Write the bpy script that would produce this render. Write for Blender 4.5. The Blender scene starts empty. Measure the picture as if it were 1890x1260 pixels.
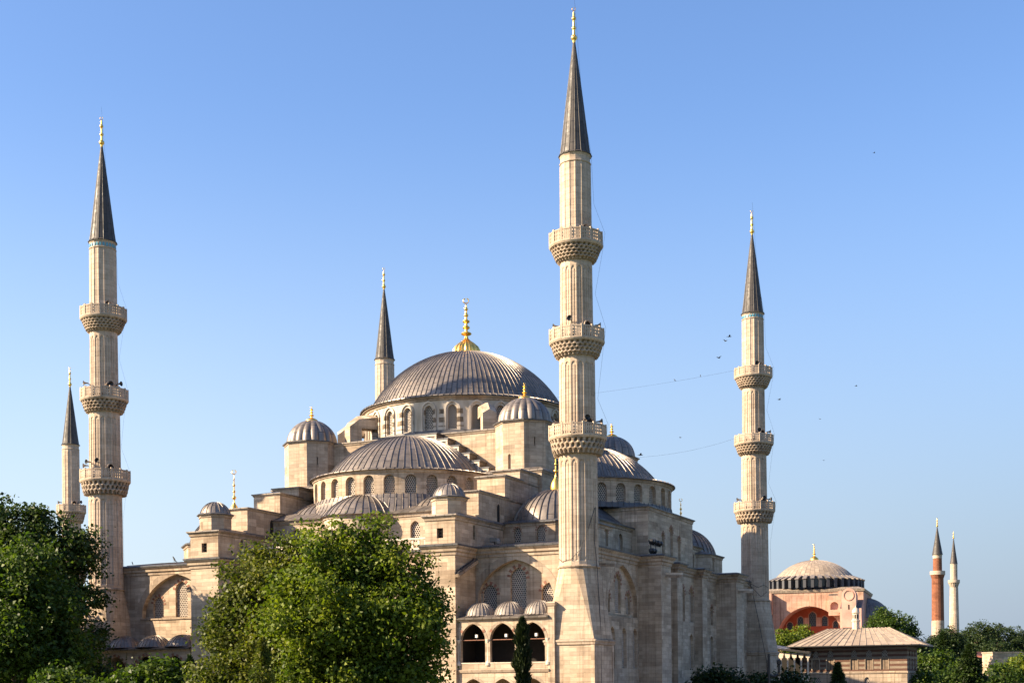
import bpy, bmesh, math, random
import numpy as np
from mathutils import Vector, Matrix
from mathutils.geometry import tessellate_polygon
sc = bpy.context.scene
col = sc.collection
R = math.radians
PI = math.pi

# ------------------------------------------------------------------ camera
YAW, PITCH, ROLL = -0.4371, -0.0033, 0.0095
CAM = Vector((52.96, -129.47, 0.0))          # the camera stands at height 0, about 6 m above the garden
fw = Vector((math.sin(YAW)*math.cos(PITCH), math.cos(YAW)*math.cos(PITCH), math.sin(PITCH)))
rt = Vector((math.cos(YAW), -math.sin(YAW), 0.0))
up = rt.cross(fw)
cam_data = bpy.data.cameras.new("camera")
cam = bpy.data.objects.new("camera", cam_data); col.objects.link(cam)
m3 = Matrix((rt, up, -fw)).transposed() @ Matrix.Rotation(-ROLL, 3, 'Z')
cam.matrix_world = Matrix.Translation(CAM) @ m3.to_4x4()
cam_data.sensor_width = 36.0
cam_data.lens = 36.0*2572.9/1890.0
cam_data.shift_y = (1272.2-630.0)/1890.0
cam_data.clip_start = 1.0
cam_data.clip_end = 20000.0
sc.camera = cam

# ------------------------------------------------------------------ light
SUN_AZ = R(54.3)      # angle of the light's travel from +y towards +x
SUN_EL = R(29.3)
ld = Vector((math.sin(SUN_AZ)*math.cos(SUN_EL), math.cos(SUN_AZ)*math.cos(SUN_EL), -math.sin(SUN_EL)))
w = bpy.data.worlds.new("World"); sc.world = w; w.use_nodes = True
nt = w.node_tree; nt.nodes.clear()
sky = nt.nodes.new('ShaderNodeTexSky'); sky.sky_type = 'NISHITA'; sky.sun_disc = False
sky.sun_elevation = SUN_EL; sky.sun_rotation = math.atan2(-ld.x, -ld.y) % (2*PI)
sky.altitude = 50; sky.air_density = 1.0; sky.dust_density = 1.0; sky.ozone_density = 2.2
bg = nt.nodes.new('ShaderNodeBackground'); bg.inputs[1].default_value = 0.062
wo = nt.nodes.new('ShaderNodeOutputWorld')
hs = nt.nodes.new('ShaderNodeHueSaturation'); hs.inputs['Saturation'].default_value = 1.15; hs.inputs['Hue'].default_value = 0.508; hs.inputs['Value'].default_value = 1.38
nt.links.new(sky.outputs[0], hs.inputs['Color']); 
# evening haze low over the horizon: milky on the sun's side, grey-mauve away from it
tc = nt.nodes.new('ShaderNodeTexCoord'); sp = nt.nodes.new('ShaderNodeSeparateXYZ'); nt.links.new(tc.outputs['Generated'], sp.inputs[0])
hz = nt.nodes.new('ShaderNodeMapRange'); hz.interpolation_type = 'SMOOTHSTEP'; nt.links.new(sp.outputs[2], hz.inputs[0])
for i, v in ((1, -0.02), (2, 0.40), (3, 0.97), (4, 0.0)): hz.inputs[i].default_value = v
dt = nt.nodes.new('ShaderNodeVectorMath'); dt.operation = 'DOT_PRODUCT'; nt.links.new(tc.outputs['Generated'], dt.inputs[0]); dt.inputs[1].default_value = (-ld.x, -ld.y, 0)
az = nt.nodes.new('ShaderNodeMapRange'); nt.links.new(dt.outputs['Value'], az.inputs[0])
for i, v in ((1, -0.47), (2, 0.08), (3, 0.0), (4, 1.0)): az.inputs[i].default_value = v
tn = nt.nodes.new('ShaderNodeMix'); tn.data_type = 'RGBA'; nt.links.new(az.outputs[0], tn.inputs[0]); tn.inputs[6].default_value = (1.95, 2.40, 3.15, 1); tn.inputs[7].default_value = (3.8, 4.4, 5.0, 1)
hm = nt.nodes.new('ShaderNodeMix'); hm.data_type = 'RGBA'; hm.blend_type = 'MIX'; nt.links.new(hz.outputs[0], hm.inputs[0]); nt.links.new(hs.outputs[0], hm.inputs[6]); nt.links.new(tn.outputs[2], hm.inputs[7])
nt.links.new(hm.outputs[2], bg.inputs[0]); nt.links.new(bg.outputs[0], wo.inputs[0])
sun_d = bpy.data.lights.new("sun", 'SUN'); sun_d.energy = 5.0; sun_d.angle = R(0.53); sun_d.color = (1.0, 0.81, 0.56)
sun = bpy.data.objects.new("sun", sun_d); col.objects.link(sun)
sun.rotation_euler = ld.to_track_quat('-Z', 'Y').to_euler(); sun.location = (-200, -200, 200)
sc.view_settings.view_transform = 'Standard'; sc.view_settings.look = 'None'
sc.view_settings.exposure = 1.6; sc.view_settings.gamma = 1.0

# ------------------------------------------------------------------ materials
def mat_base(name):
    m = bpy.data.materials.new(name); m.use_nodes = True
    t = m.node_tree; b = t.nodes['Principled BSDF']
    return m, t, b
def N(t, kind, **kw):
    n = t.nodes.new(kind)
    for k, v in kw.items():
        if k.startswith('i_'): n.inputs[k[2:].replace('_', ' ')].default_value = v
        else: setattr(n, k, v)
    return n
def L(t, a, b): t.links.new(a, b)
def ramp(t, fac, stops):
    r = N(t, 'ShaderNodeValToRGB'); L(t, fac, r.inputs[0])
    e = r.color_ramp.elements
    while len(e) < len(stops): e.new(0.5)
    for i, (p, c) in enumerate(stops):
        e[i].position = p; e[i].color = (*c, 1) if len(c) == 3 else c
    return r.outputs[0]
def mix(t, fac, a, b, mode='MIX'):
    n = N(t, 'ShaderNodeMix', data_type='RGBA', blend_type=mode)
    if isinstance(fac, (int, float)): n.inputs[0].default_value = fac
    else: L(t, fac, n.inputs[0])
    for s, v in ((6, a), (7, b)):
        if isinstance(v, tuple): n.inputs[s].default_value = (*v, 1)
        else: L(t, v, n.inputs[s])
    return n.outputs[2]
def noise(t, vec, scale, detail=4, rough=0.55):
    n = N(t, 'ShaderNodeTexNoise'); n.inputs['Scale'].default_value = scale
    n.inputs['Detail'].default_value = detail; n.inputs['Roughness'].default_value = rough
    if vec is not None: L(t, vec, n.inputs['Vector'])
    return n.outputs[0]
def scaled(t, vec, s):
    n = N(t, 'ShaderNodeMapping'); n.inputs['Scale'].default_value = s; L(t, vec, n.inputs[0]); return n.outputs[0]

def stone_mat(name, c1, c2, cm, bw=1.15, bh=0.42, streak=0.5, vary=1.0, mort=0.018, fines=0.6):
    """coursed ashlar: brick pattern in metres on the UV map, blotches of replaced blocks, streaks of weathering"""
    m, t, b = mat_base(name)
    uv = N(t, 'ShaderNodeUVMap').outputs[0]; pos = N(t, 'ShaderNodeNewGeometry').outputs['Position']
    br = N(t, 'ShaderNodeTexBrick', offset=0.5, squash=1.0)
    L(t, uv, br.inputs['Vector'])
    br.inputs['Scale'].default_value = 1.0; br.inputs['Brick Width'].default_value = bw; br.inputs['Row Height'].default_value = bh
    br.inputs['Mortar Size'].default_value = mort; br.inputs['Mortar Smooth'].default_value = 0.3
    br.inputs['Color1'].default_value = (*c1, 1); br.inputs['Color2'].default_value = (*c2, 1); br.inputs['Mortar'].default_value = (*cm, 1)
    br.inputs['Bias'].default_value = 0.0
    b2 = N(t, 'ShaderNodeTexBrick', offset=0.37, offset_frequency=3, squash=1.35, squash_frequency=3)   # odd replaced blocks, paler or darker than the rest
    L(t, uv, b2.inputs['Vector']); b2.inputs['Scale'].default_value = 1.0; b2.inputs['Brick Width'].default_value = bw*1.5; b2.inputs['Row Height'].default_value = bh*2
    b2.inputs['Mortar Size'].default_value = 0.0; b2.inputs['Color1'].default_value = (0.62, 0.58, 0.53, 1); b2.inputs['Color2'].default_value = (1.28, 1.26, 1.22, 1); b2.inputs['Bias'].default_value = 0.0
    patch = ramp(t, noise(t, scaled(t, pos, (0.16, 0.16, 0.22)), 1.0, 3, 0.5), [(0.42, (0, 0, 0)), (0.60, (1, 1, 1))])
    pm = N(t, 'ShaderNodeMath', operation='MULTIPLY'); L(t, patch, pm.inputs[0]); pm.inputs[1].default_value = 0.8*vary
    base_c = mix(t, pm.outputs[0], br.outputs[0], b2.outputs[0], 'MULTIPLY')
    big = noise(t, scaled(t, pos, (0.30, 0.30, 0.5)), 1.0, 5, 0.6)
    blot = ramp(t, big, [(0.30, (0.78, 0.74, 0.70)), (0.5, (1, 1, 1)), (0.72, (1.10, 1.07, 1.02))])
    c = mix(t, vary*0.9, base_c, blot, 'MULTIPLY')
    st = noise(t, scaled(t, pos, (1.6, 1.6, 0.10)), 1.0, 5, 0.65)
    sr = ramp(t, st, [(0.30, (0.50, 0.44, 0.38)), (0.46, (1, 1, 1))])
    c = mix(t, streak, c, sr, 'MULTIPLY')
    dr = noise(t, scaled(t, pos, (2.4, 2.4, 0.055)), 1.0, 4, 0.6)          # sparse run-off streaks of soot
    c = mix(t, 0.75*streak+0.1, c, ramp(t, dr, [(0.56, (1, 1, 1)), (0.70, (0.42, 0.38, 0.34))]), 'MULTIPLY')
    fine = noise(t, scaled(t, uv, (1.0, 2.4, 1.0)), 1.5, 6, 0.7)
    c = mix(t, fines, c, ramp(t, fine, [(0.32, (0.72, 0.69, 0.66)), (0.62, (1.10, 1.09, 1.08))]), 'MULTIPLY')
    L(t, c, b.inputs['Base Color']); b.inputs['Roughness'].default_value = 0.9
    b.inputs['Specular IOR Level'].default_value = 0.2
    bp = N(t, 'ShaderNodeBump'); bp.inputs['Strength'].default_value = 0.35; bp.inputs['Distance'].default_value = 0.04
    mx = N(t, 'ShaderNodeMath', operation='SUBTRACT'); L(t, fine, mx.inputs[0]); L(t, br.outputs['Fac'], mx.inputs[1])
    L(t, mx.outputs[0], bp.inputs['Height']); L(t, bp.outputs[0], b.inputs['Normal'])
    return m

STONE = stone_mat('limestone', (0.505, 0.405, 0.312), (0.35, 0.277, 0.21), (0.24, 0.19, 0.145), bw=1.5, bh=0.42, streak=0.55, mort=0.010, fines=0.5)
STONE_G = STONE
STONE_M = stone_mat('minaret_limestone', (0.53, 0.425, 0.335), (0.43, 0.342, 0.265), (0.34, 0.27, 0.21), bw=1.3, bh=0.62, streak=0.45, vary=0.6)
STONE_D = stone_mat('weathered_trim_stone', (0.43, 0.345, 0.27), (0.32, 0.258, 0.202), (0.24, 0.2, 0.16), bw=1.6, bh=3.0, streak=0.8)
CORB = stone_mat('sooty_carved_stone', (0.42, 0.335, 0.26), (0.32, 0.255, 0.20), (0.2, 0.17, 0.14), bw=1.0, bh=0.6, streak=0.9)
STONE_HS = stone_mat('plaster_pale_pink', (0.52, 0.33, 0.25), (0.44, 0.27, 0.205), (0.42, 0.27, 0.21), bw=6, bh=2.2, streak=0.9, mort=0.0)

def drum_mat():
    """white plaster with broken bands of dark stone"""
    m, t, b = mat_base('banded_plaster')
    uv = N(t, 'ShaderNodeUVMap').outputs[0]; pos = N(t, 'ShaderNodeNewGeometry').outputs['Position']
    sx = N(t, 'ShaderNodeSeparateXYZ'); L(t, pos, sx.inputs[0])
    wv = N(t, 'ShaderNodeTexBrick', offset=0.5); L(t, uv, wv.inputs['Vector']); wv.inputs['Scale'].default_value = 1
    wv.inputs['Brick Width'].default_value = 0.9; wv.inputs['Row Height'].default_value = 0.42; wv.inputs['Mortar Size'].default_value = 0.01
    wv.inputs['Color1'].default_value = (0, 0, 0, 1); wv.inputs['Color2'].default_value = (1, 1, 1, 1); wv.inputs['Mortar'].default_value = (0.4, 0.4, 0.4, 1)
    # bands between two heights
    band = N(t, 'ShaderNodeMath', operation='PINGPONG'); L(t, sx.outputs[2], band.inputs[0]); band.inputs[1].default_value = 0.52
    gt = N(t, 'ShaderNodeMath', operation='GREATER_THAN'); L(t, band.outputs[0], gt.inputs[0]); gt.inputs[1].default_value = 0.21
    h1 = N(t, 'ShaderNodeMath', operation='LESS_THAN'); L(t, sx.outputs[2], h1.inputs[0]); h1.inputs[1].default_value = 34.1
    h0 = N(t, 'ShaderNodeMath', operation='GREATER_THAN'); L(t, sx.outputs[2], h0.inputs[0]); h0.inputs[1].default_value = 31.9
    nz = N(t, 'ShaderNodeMath', operation='GREATER_THAN'); L(t, noise(t, scaled(t, pos, (0.7, 0.7, 0.12)), 1.0, 3, 0.6), nz.inputs[0]); nz.inputs[1].default_value = 0.50
    f = gt.outputs[0]
    for o in (h1, h0, nz):
        mu = N(t, 'ShaderNodeMath', operation='MULTIPLY'); L(t, f, mu.inputs[0]); L(t, o.outputs[0], mu.inputs[1]); f = mu.outputs[0]
    dark = mix(t, wv.outputs[0], (0.085, 0.065, 0.05), (0.27, 0.195, 0.125))
    stain = ramp(t, noise(t, scaled(t, pos, (1, 1, 0.25)), 0.9, 5), [(0.3, (0.30, 0.25, 0.19)), (0.55, (0.50, 0.43, 0.355))])
    L(t, mix(t, f, stain, dark), b.inputs['Base Color']); b.inputs['Roughness'].default_value = 0.9
    return m
DRUM = drum_mat()

def lead_mat(name, a, bcol, hi, rough=0.48, metal=0.25):
    """sheets of lead: UV u counts sheets between seams, v is metres up the slope"""
    m, t, b = mat_base(name)
    uv = N(t, 'ShaderNodeUVMap').outputs[0]; pos = N(t, 'ShaderNodeNewGeometry').outputs['Position']
    br = N(t, 'ShaderNodeTexBrick', offset=0.5); 
    rot = N(t, 'ShaderNodeMapping'); rot.inputs['Rotation'].default_value = (0, 0, PI/2); L(t, uv, rot.inputs[0])
    L(t, rot.outputs[0], br.inputs['Vector']); br.inputs['Scale'].default_value = 1
    br.inputs['Brick Width'].default_value = 2.2; br.inputs['Row Height'].default_value = 1.0
    br.inputs['Mortar Size'].default_value = 0.07; br.inputs['Mortar Smooth'].default_value = 0.2
    br.inputs['Color1'].default_value = (*a, 1); br.inputs['Color2'].default_value = (*bcol, 1)
    br.inputs['Mortar'].default_value = tuple(x*0.45 for x in a)+(1,)
    pat = ramp(t, noise(t, pos, 0.7, 6, 0.65), [(0.3, (0.72, 0.72, 0.74)), (0.55, (1, 1, 1)), (0.75, hi)])
    c = mix(t, 0.9, br.outputs[0], pat, 'MULTIPLY')
    L(t, c, b.inputs['Base Color'])
    r = ramp(t, noise(t, pos, 2.0, 4), [(0.3, (rough-0.1,)*3), (0.7, (rough+0.12,)*3)])
    L(t, r, b.inputs['Roughness']); b.inputs['Metallic'].default_value = metal
    return m
LEAD = lead_mat('lead_sheet', (0.240, 0.202, 0.175), (0.160, 0.136, 0.120), (1.45, 1.30, 1.12), rough=0.46, metal=0.5)
SPIRE = lead_mat('spire_lead', (0.062, 0.051, 0.045), (0.045, 0.038, 0.035), (1.35, 1.25, 1.1), rough=0.58, metal=0.1)
LEAD_M = lead_mat('brown_lead_sheet', (0.25, 0.21, 0.18), (0.19, 0.16, 0.14), (1.3, 1.2, 1.1), rough=0.55, metal=0.08)
LEAD_P = lead_mat('tan_lead_sheet', (0.36, 0.285, 0.215), (0.26, 0.20, 0.15), (1.2, 1.15, 1.05), rough=0.6, metal=0.05)
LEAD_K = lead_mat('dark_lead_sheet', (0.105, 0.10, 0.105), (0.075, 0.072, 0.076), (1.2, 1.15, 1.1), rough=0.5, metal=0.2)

def plain(name, c, rough=0.7, metal=0.0, vary=0.25, scale=3.0):
    m, t, b = mat_base(name)
    pos = N(t, 'ShaderNodeNewGeometry').outputs['Position']
    L(t, mix(t, 1.0, c, ramp(t, noise(t, pos, scale, 4), [(0.3, (1-vary,)*3), (0.7, (1+vary*0.5,)*3)]), 'MULTIPLY'), b.inputs['Base Color'])
    b.inputs['Roughness'].default_value = rough; b.inputs['Metallic'].default_value = metal
    return m
GOLD = plain('gilded_copper', (0.98, 0.60, 0.15), 0.36, 1.0, 0.12, 6)
PANE = plain('dark_glass', (0.018, 0.02, 0.024), 0.25, 0, 0.2)
GRILLE = plain('pierced_stone_grille', (0.44, 0.375, 0.315), 0.85, 0, 0.2)
BRICKRED = plain('red_stone', (0.25, 0.115, 0.075), 0.9, 0, 0.3)
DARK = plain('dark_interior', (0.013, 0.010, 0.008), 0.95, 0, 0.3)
IRON = plain('black_iron', (0.02, 0.02, 0.022), 0.5, 0.2, 0.2)
SPEAK = plain('grey_horn_metal', (0.22, 0.20, 0.18), 0.5, 0.1, 0.2)
MARBLE = plain('white_marble', (0.56, 0.47, 0.375), 0.6, 0, 0.25)
TILE = plain('turquoise_tile', (0.10, 0.30, 0.38), 0.35, 0, 0.35)
WHITE = plain('white_paint', (0.78, 0.77, 0.74), 0.5, 0, 0.1)
ORANGE = plain('red_ochre_plaster', (0.36, 0.075, 0.032), 0.9, 0, 0.3, 0.4)
PINK = plain('faded_pink_plaster', (0.56, 0.32, 0.25), 0.9, 0, 0.3, 0.25)
BRICK = stone_mat('red_brick', (0.25, 0.098, 0.055), (0.20, 0.078, 0.044), (0.22, 0.11, 0.075), bw=0.8, bh=0.35, streak=0.35)
BARK = plain('bark', (0.09, 0.065, 0.045), 0.95, 0, 0.5, 2)
GRASS = plain('lawn', (0.05, 0.085, 0.025), 0.95, 0, 0.6, 0.3)
ASPH = plain('asphalt', (0.05, 0.05, 0.05), 0.9, 0, 0.3, 0.8)
ROOFTILE = plain('red_roof_tile', (0.30, 0.09, 0.055), 0.9, 0, 0.35, 1)
FEATHER = plain('dark_feathers', (0.03, 0.03, 0.032), 0.8, 0, 0.2)

def striped_mat():
    m, t, b = mat_base('banded_brick_and_stone')
    uv = N(t, 'ShaderNodeUVMap').outputs[0]; pos = N(t, 'ShaderNodeNewGeometry').outputs['Position']
    s = N(t, 'ShaderNodeSeparateXYZ'); L(t, uv, s.inputs[0])
    mo = N(t, 'ShaderNodeMath', operation='PINGPONG'); L(t, s.outputs[1], mo.inputs[0]); mo.inputs[1].default_value = 0.34
    g = N(t, 'ShaderNodeMath', operation='GREATER_THAN'); L(t, mo.outputs[0], g.inputs[0]); g.inputs[1].default_value = 0.17
    br = N(t, 'ShaderNodeTexBrick'); L(t, uv, br.inputs['Vector']); br.inputs['Scale'].default_value = 1
    br.inputs['Brick Width'].default_value = 0.35; br.inputs['Row Height'].default_value = 0.12; br.inputs['Mortar Size'].default_value = 0.01
    br.inputs['Color1'].default_value = (0.105, 0.042, 0.025, 1); br.inputs['Color2'].default_value = (0.075, 0.03, 0.018, 1); br.inputs['Mortar'].default_value = (0.18, 0.11, 0.08, 1)
    st = ramp(t, noise(t, scaled(t, uv, (1, 2, 1)), 1.5, 4), [(0.3, (0.18, 0.138, 0.10)), (0.7, (0.285, 0.22, 0.16))])
    L(t, mix(t, g.outputs[0], st, br.outputs[0]), b.inputs['Base Color']); b.inputs['Roughness'].default_value = 0.9
    return m
STRIPE = striped_mat()

def leaf_mat(name, c, hue=0.5, trans=0.35):
    m, t, b = mat_base(name)
    t.nodes.remove(b)
    g = N(t, 'ShaderNodeNewGeometry')
    pos = g.outputs['Position']; rnd = g.outputs['Random Per Island']
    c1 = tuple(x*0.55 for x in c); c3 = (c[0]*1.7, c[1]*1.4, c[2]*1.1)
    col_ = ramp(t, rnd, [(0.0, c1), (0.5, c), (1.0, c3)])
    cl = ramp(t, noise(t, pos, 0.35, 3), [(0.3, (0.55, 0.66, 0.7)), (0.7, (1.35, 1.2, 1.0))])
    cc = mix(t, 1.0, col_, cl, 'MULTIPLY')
    d = N(t, 'ShaderNodeBsdfPrincipled'); d.inputs['Roughness'].default_value = 0.5; d.inputs['Specular IOR Level'].default_value = 0.22
    L(t, cc, d.inputs['Base Color'])
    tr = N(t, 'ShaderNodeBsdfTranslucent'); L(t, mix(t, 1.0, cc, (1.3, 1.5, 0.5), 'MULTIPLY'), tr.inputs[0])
    mx = N(t, 'ShaderNodeMixShader'); mx.inputs[0].default_value = trans
    L(t, d.outputs[0], mx.inputs[1]); L(t, tr.outputs[0], mx.inputs[2])
    L(t, mx.outputs[0], t.nodes['Material Output'].inputs[0])
    return m
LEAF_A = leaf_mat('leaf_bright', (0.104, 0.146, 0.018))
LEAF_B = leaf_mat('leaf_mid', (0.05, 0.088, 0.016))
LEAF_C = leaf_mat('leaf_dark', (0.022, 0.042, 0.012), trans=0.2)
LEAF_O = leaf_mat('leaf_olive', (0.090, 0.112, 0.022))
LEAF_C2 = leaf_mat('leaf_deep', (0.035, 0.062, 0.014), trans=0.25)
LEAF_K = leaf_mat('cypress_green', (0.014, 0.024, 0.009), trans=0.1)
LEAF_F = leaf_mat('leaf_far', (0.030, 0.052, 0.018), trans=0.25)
HS_DRUM = plain('slate_dark_drum', (0.05, 0.05, 0.058), 0.6, 0, 0.2)

# ------------------------------------------------------------------ mesh builder
class MB:
    def __init__(s): s.v = []; s.f = []; s.m = []; s.uv = []; s.mats = []
    def mi(s, mat):
        if mat not in s.mats: s.mats.append(mat)
        return s.mats.index(mat)
    def face(s, pts, mat, uv=None):
        k = len(s.v); s.v += [tuple(p) for p in pts]; s.f.append(tuple(range(k, k+len(pts)))); s.m.append(s.mi(mat)); s.uv.append(uv)
    def box(s, a, b, mat, bottom=True, xf=None):
        x0, y0, z0 = a; x1, y1, z1 = b
        P = [Vector(p) for p in ((x0,y0,z0),(x1,y0,z0),(x1,y1,z0),(x0,y1,z0),(x0,y0,z1),(x1,y0,z1),(x1,y1,z1),(x0,y1,z1))]
        if xf: P = [xf(p) for p in P]
        for q in ((0,1,5,4),(1,2,6,5),(2,3,7,6),(3,0,4,7),(4,5,6,7)) + (((3,2,1,0),) if bottom else ()):
            s.face([P[i] for i in q], mat)
    def prism(s, poly, z0, z1, mat, cap=None, top=True, poly1=None):
        """poly: CCW xy points; poly1: top outline when it tapers"""
        q = poly1 or poly; n = len(poly)
        for i in range(n):
            j = (i+1) % n
            s.face([(*poly[i], z0), (*poly[j], z0), (*q[j], z1), (*q[i], z1)], mat)
        if top: s.face([(*p, z1) for p in q], cap or mat)
    def lathe(s, c, prof, n, mat, a0=0.0, a1=2*PI, flute=None, uscale=None, caps=False):
        """prof: (radius, z) from bottom to top; flute(angle, radius, z) changes the radius"""
        full = abs(a1-a0-2*PI) < 1e-6
        ang = [a0+(a1-a0)*i/n for i in range(n+1)]
        vl = [0.0]
        for i in range(1, len(prof)): vl.append(vl[-1]+math.hypot(prof[i][0]-prof[i-1][0], prof[i][1]-prof[i-1][1]))
        us = uscale if uscale else max(p[0] for p in prof)
        base = len(s.v); W_ = n+1
        for r, z in prof:
            for a in ang:
                rr = flute(a, r, z) if flute else r
                s.v.append((c[0]+rr*math.cos(a), c[1]+rr*math.sin(a), z))
        k = s.mi(mat)
        for i in range(len(prof)-1):
            for j in range(n):
                i0 = base+i*W_+j; i1 = i0+1; i2 = i1+W_; i3 = i0+W_
                if prof[i+1][0] < 1e-6: s.f.append((i0, i1, i2)); s.uv.append([(ang[j]*us, vl[i]), (ang[j+1]*us, vl[i]), (ang[j+1]*us, vl[i+1])])
                elif prof[i][0] < 1e-6: s.f.append((i0, i2, i3)); s.uv.append([(ang[j]*us, vl[i]), (ang[j+1]*us, vl[i+1]), (ang[j]*us, vl[i+1])])
                else: s.f.append((i0, i1, i2, i3)); s.uv.append([(ang[j]*us, vl[i]), (ang[j+1]*us, vl[i]), (ang[j+1]*us, vl[i+1]), (ang[j]*us, vl[i+1])])
                s.m.append(k)
    def tube(s, pts, r, mat, n=6, r1=None):
        pts = [Vector(p) for p in pts]; rings = []
        for i, p in enumerate(pts):
            d = (pts[min(i+1, len(pts)-1)]-pts[max(i-1, 0)]).normalized()
            a = Vector((0, 0, 1)) if abs(d.z) < 0.9 else Vector((1, 0, 0))
            x = d.cross(a).normalized(); y = d.cross(x)
            rr = r if r1 is None else r+(r1-r)*i/(len(pts)-1)
            rings.append([p+(x*math.cos(2*PI*k/n)+y*math.sin(2*PI*k/n))*rr for k in range(n)])
        for i in range(len(rings)-1):
            for k in range(n):
                l = (k+1) % n
                s.face([rings[i][l], rings[i][k], rings[i+1][k], rings[i+1][l]], mat)
        s.face(rings[0], mat); s.face(list(reversed(rings[-1])), mat)
    def molding(s, path, prof, mat, closed=True):
        """profile of (out, z) swept along a CCW xy path with mitred corners; outwards is to the right of travel"""
        n = len(path); P = [Vector(p) for p in path]; off = []
        for i in range(n):
            if closed or 0 < i < n-1:
                d0 = (P[i]-P[i-1]).normalized(); d1 = (P[(i+1) % n]-P[i]).normalized()
            elif i == 0: d0 = d1 = (P[1]-P[0]).normalized()
            else: d0 = d1 = (P[i]-P[i-1]).normalized()
            n0 = Vector((d0.y, -d0.x)); n1 = Vector((d1.y, -d1.x)); b = n0+n1
            b = b.normalized() if b.length > 1e-6 else n0
            off.append(b/max(0.3, b.dot(n0)))
        for i in range(n if closed else n-1):
            j = (i+1) % n
            for k in range(len(prof)-1):
                (o0, z0), (o1, z1) = prof[k], prof[k+1]
                s.face([(*(P[i]+off[i]*o0), z0), (*(P[j]+off[j]*o0), z0), (*(P[j]+off[j]*o1), z1), (*(P[i]+off[i]*o1), z1)], mat)
    def panel(s, F, outer, holes, mat, reveal=0.4, rmat=None):
        """wall sheet with openings in (u, v), mapped by F(u, v, depth); each opening gets a reveal"""
        loops = [outer]+holes
        tris = tessellate_polygon([[Vector((p[0], p[1], 0)) for p in lp] for lp in loops])
        flat = [p for lp in loops for p in lp]
        for t in tris:
            a, b, c = (flat[i] for i in t)
            if (b[0]-a[0])*(c[1]-a[1])-(b[1]-a[1])*(c[0]-a[0]) < 0: a, c = c, a
            s.face([F(*p, 0) for p in (a, b, c)], mat, [a, b, c])
        for h in holes:
            for i in range(len(h)):
                p, q = h[i], h[(i+1) % len(h)]
                s.face([F(*q, 0), F(*p, 0), F(*p, reveal), F(*q, reveal)], rmat or mat)
    def ring(s, F, pts, wd, proud, mat, seg=None):
        """raised band round an open (u, v) line, width wd outwards, standing proud of the wall"""
        n = len(pts); nor = []
        for i in range(n):
            a = pts[max(i-1, 0)]; b = pts[min(i+1, n-1)]
            d = Vector((b[0]-a[0], b[1]-a[1])).normalized(); nor.append((d.y, -d.x))
        o = [(pts[i][0]+nor[i][0]*wd, pts[i][1]+nor[i][1]*wd) for i in range(n)]
        for i in range(n-1):
            if seg and not seg(i): continue
            A, B, C_, D_ = pts[i], pts[i+1], o[i+1], o[i]
            s.face([F(*A, -proud), F(*D_, -proud), F(*C_, -proud), F(*B, -proud)], mat)
            s.face([F(*D_, 0), F(*C_, 0), F(*C_, -proud), F(*D_, -proud)], mat)
            s.face([F(*B, 0), F(*A, 0), F(*A, -proud), F(*B, -proud)], mat)
            if seg:
                s.face([F(*A, 0), F(*D_, 0), F(*D_, -proud), F(*A, -proud)], mat)
                s.face([F(*C_, 0), F(*B, 0), F(*B, -proud), F(*C_, -proud)], mat)
    def build(s, name, parent=None, smooth=True, angle=32, origin=None):
        me = bpy.data.meshes.new(name)
        o = origin if origin is not None else (WORLD.get(parent.name, Vector()) if parent else Vector())
        me.from_pydata([(x-o[0], y-o[1], z-o[2]) for x, y, z in s.v], [], s.f)
        for m in s.mats: me.materials.append(m)
        me.polygons.foreach_set('material_index', s.m)
        ul = me.uv_layers.new(name='UVMap'); data = ul.data
        for p, uv in zip(me.polygons, s.uv):
            if uv is None:
                n = p.normal
                if abs(n.z) > 0.75: tx, ty = Vector((1, 0, 0)), Vector((0, 1, 0))
                else: tx = Vector((-n.y, n.x, 0)).normalized(); ty = n.cross(tx)
                for li in p.loop_indices:
                    c = me.vertices[me.loops[li].vertex_index].co
                    data[li].uv = (c.dot(tx), c.z if abs(n.z) < 0.3 else c.dot(ty))
            else:
                for li, q in zip(p.loop_indices, uv): data[li].uv = q
        if smooth:
            bm = bmesh.new(); bm.from_mesh(me); bmesh.ops.remove_doubles(bm, verts=bm.verts, dist=0.0005)
            bm.to_mesh(me); bm.free()
            me.polygons.foreach_set('use_smooth', [True]*len(me.polygons))
            me.set_sharp_from_angle(angle=R(angle))
        ob = bpy.data.objects.new(name, me); col.objects.link(ob)
        if parent: ob.parent = parent; WORLD[ob.name] = Vector(o)
        elif origin is not None: ob.location = origin; WORLD[ob.name] = Vector(o)
        return ob
WORLD = {}
def empty(name, loc, label, cat, group=None):
    o = bpy.data.objects.new(name, None); o.location = loc; col.objects.link(o); o.empty_display_size = 1
    WORLD[o.name] = Vector(loc); tag(o, label, cat, group); return o
def tag(o, label, cat, group=None, kind=None):
    if label: o['label'] = label
    if cat: o['category'] = cat
    if group: o['group'] = group
    if kind: o['kind'] = kind
    return o
def copy_tree(o, loc=None, parent=None):
    c = o.copy(); col.objects.link(c)
    if parent: c.parent = parent
    if loc is not None: c.location = loc
    for ch in list(o.children): copy_tree(ch, None, c)
    return c
def arch(cx, v0, w_, h, rise=None, k=0.25, n=7):
    """closed outline of an arched opening, anticlockwise from bottom left; k is how pointed"""
    rise = w_*0.55 if rise is None else rise; sp = v0+h-rise
    pts = [(cx-w_/2, v0), (cx+w_/2, v0)]
    for i in range(0, 2*n+1):
        t = PI*i/(2*n); c = math.cos(t)
        pts.append((cx+w_/2*c, sp+rise*((1-k)*math.sin(t)+k*(1-abs(c)))))
    return pts
def FS(Y): return lambda u, v, d: Vector((u, Y+d, v))                   # wall looking to -y
def FE(X): return lambda u, v, d: Vector((X-d, u, v))                   # wall looking to +x
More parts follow.
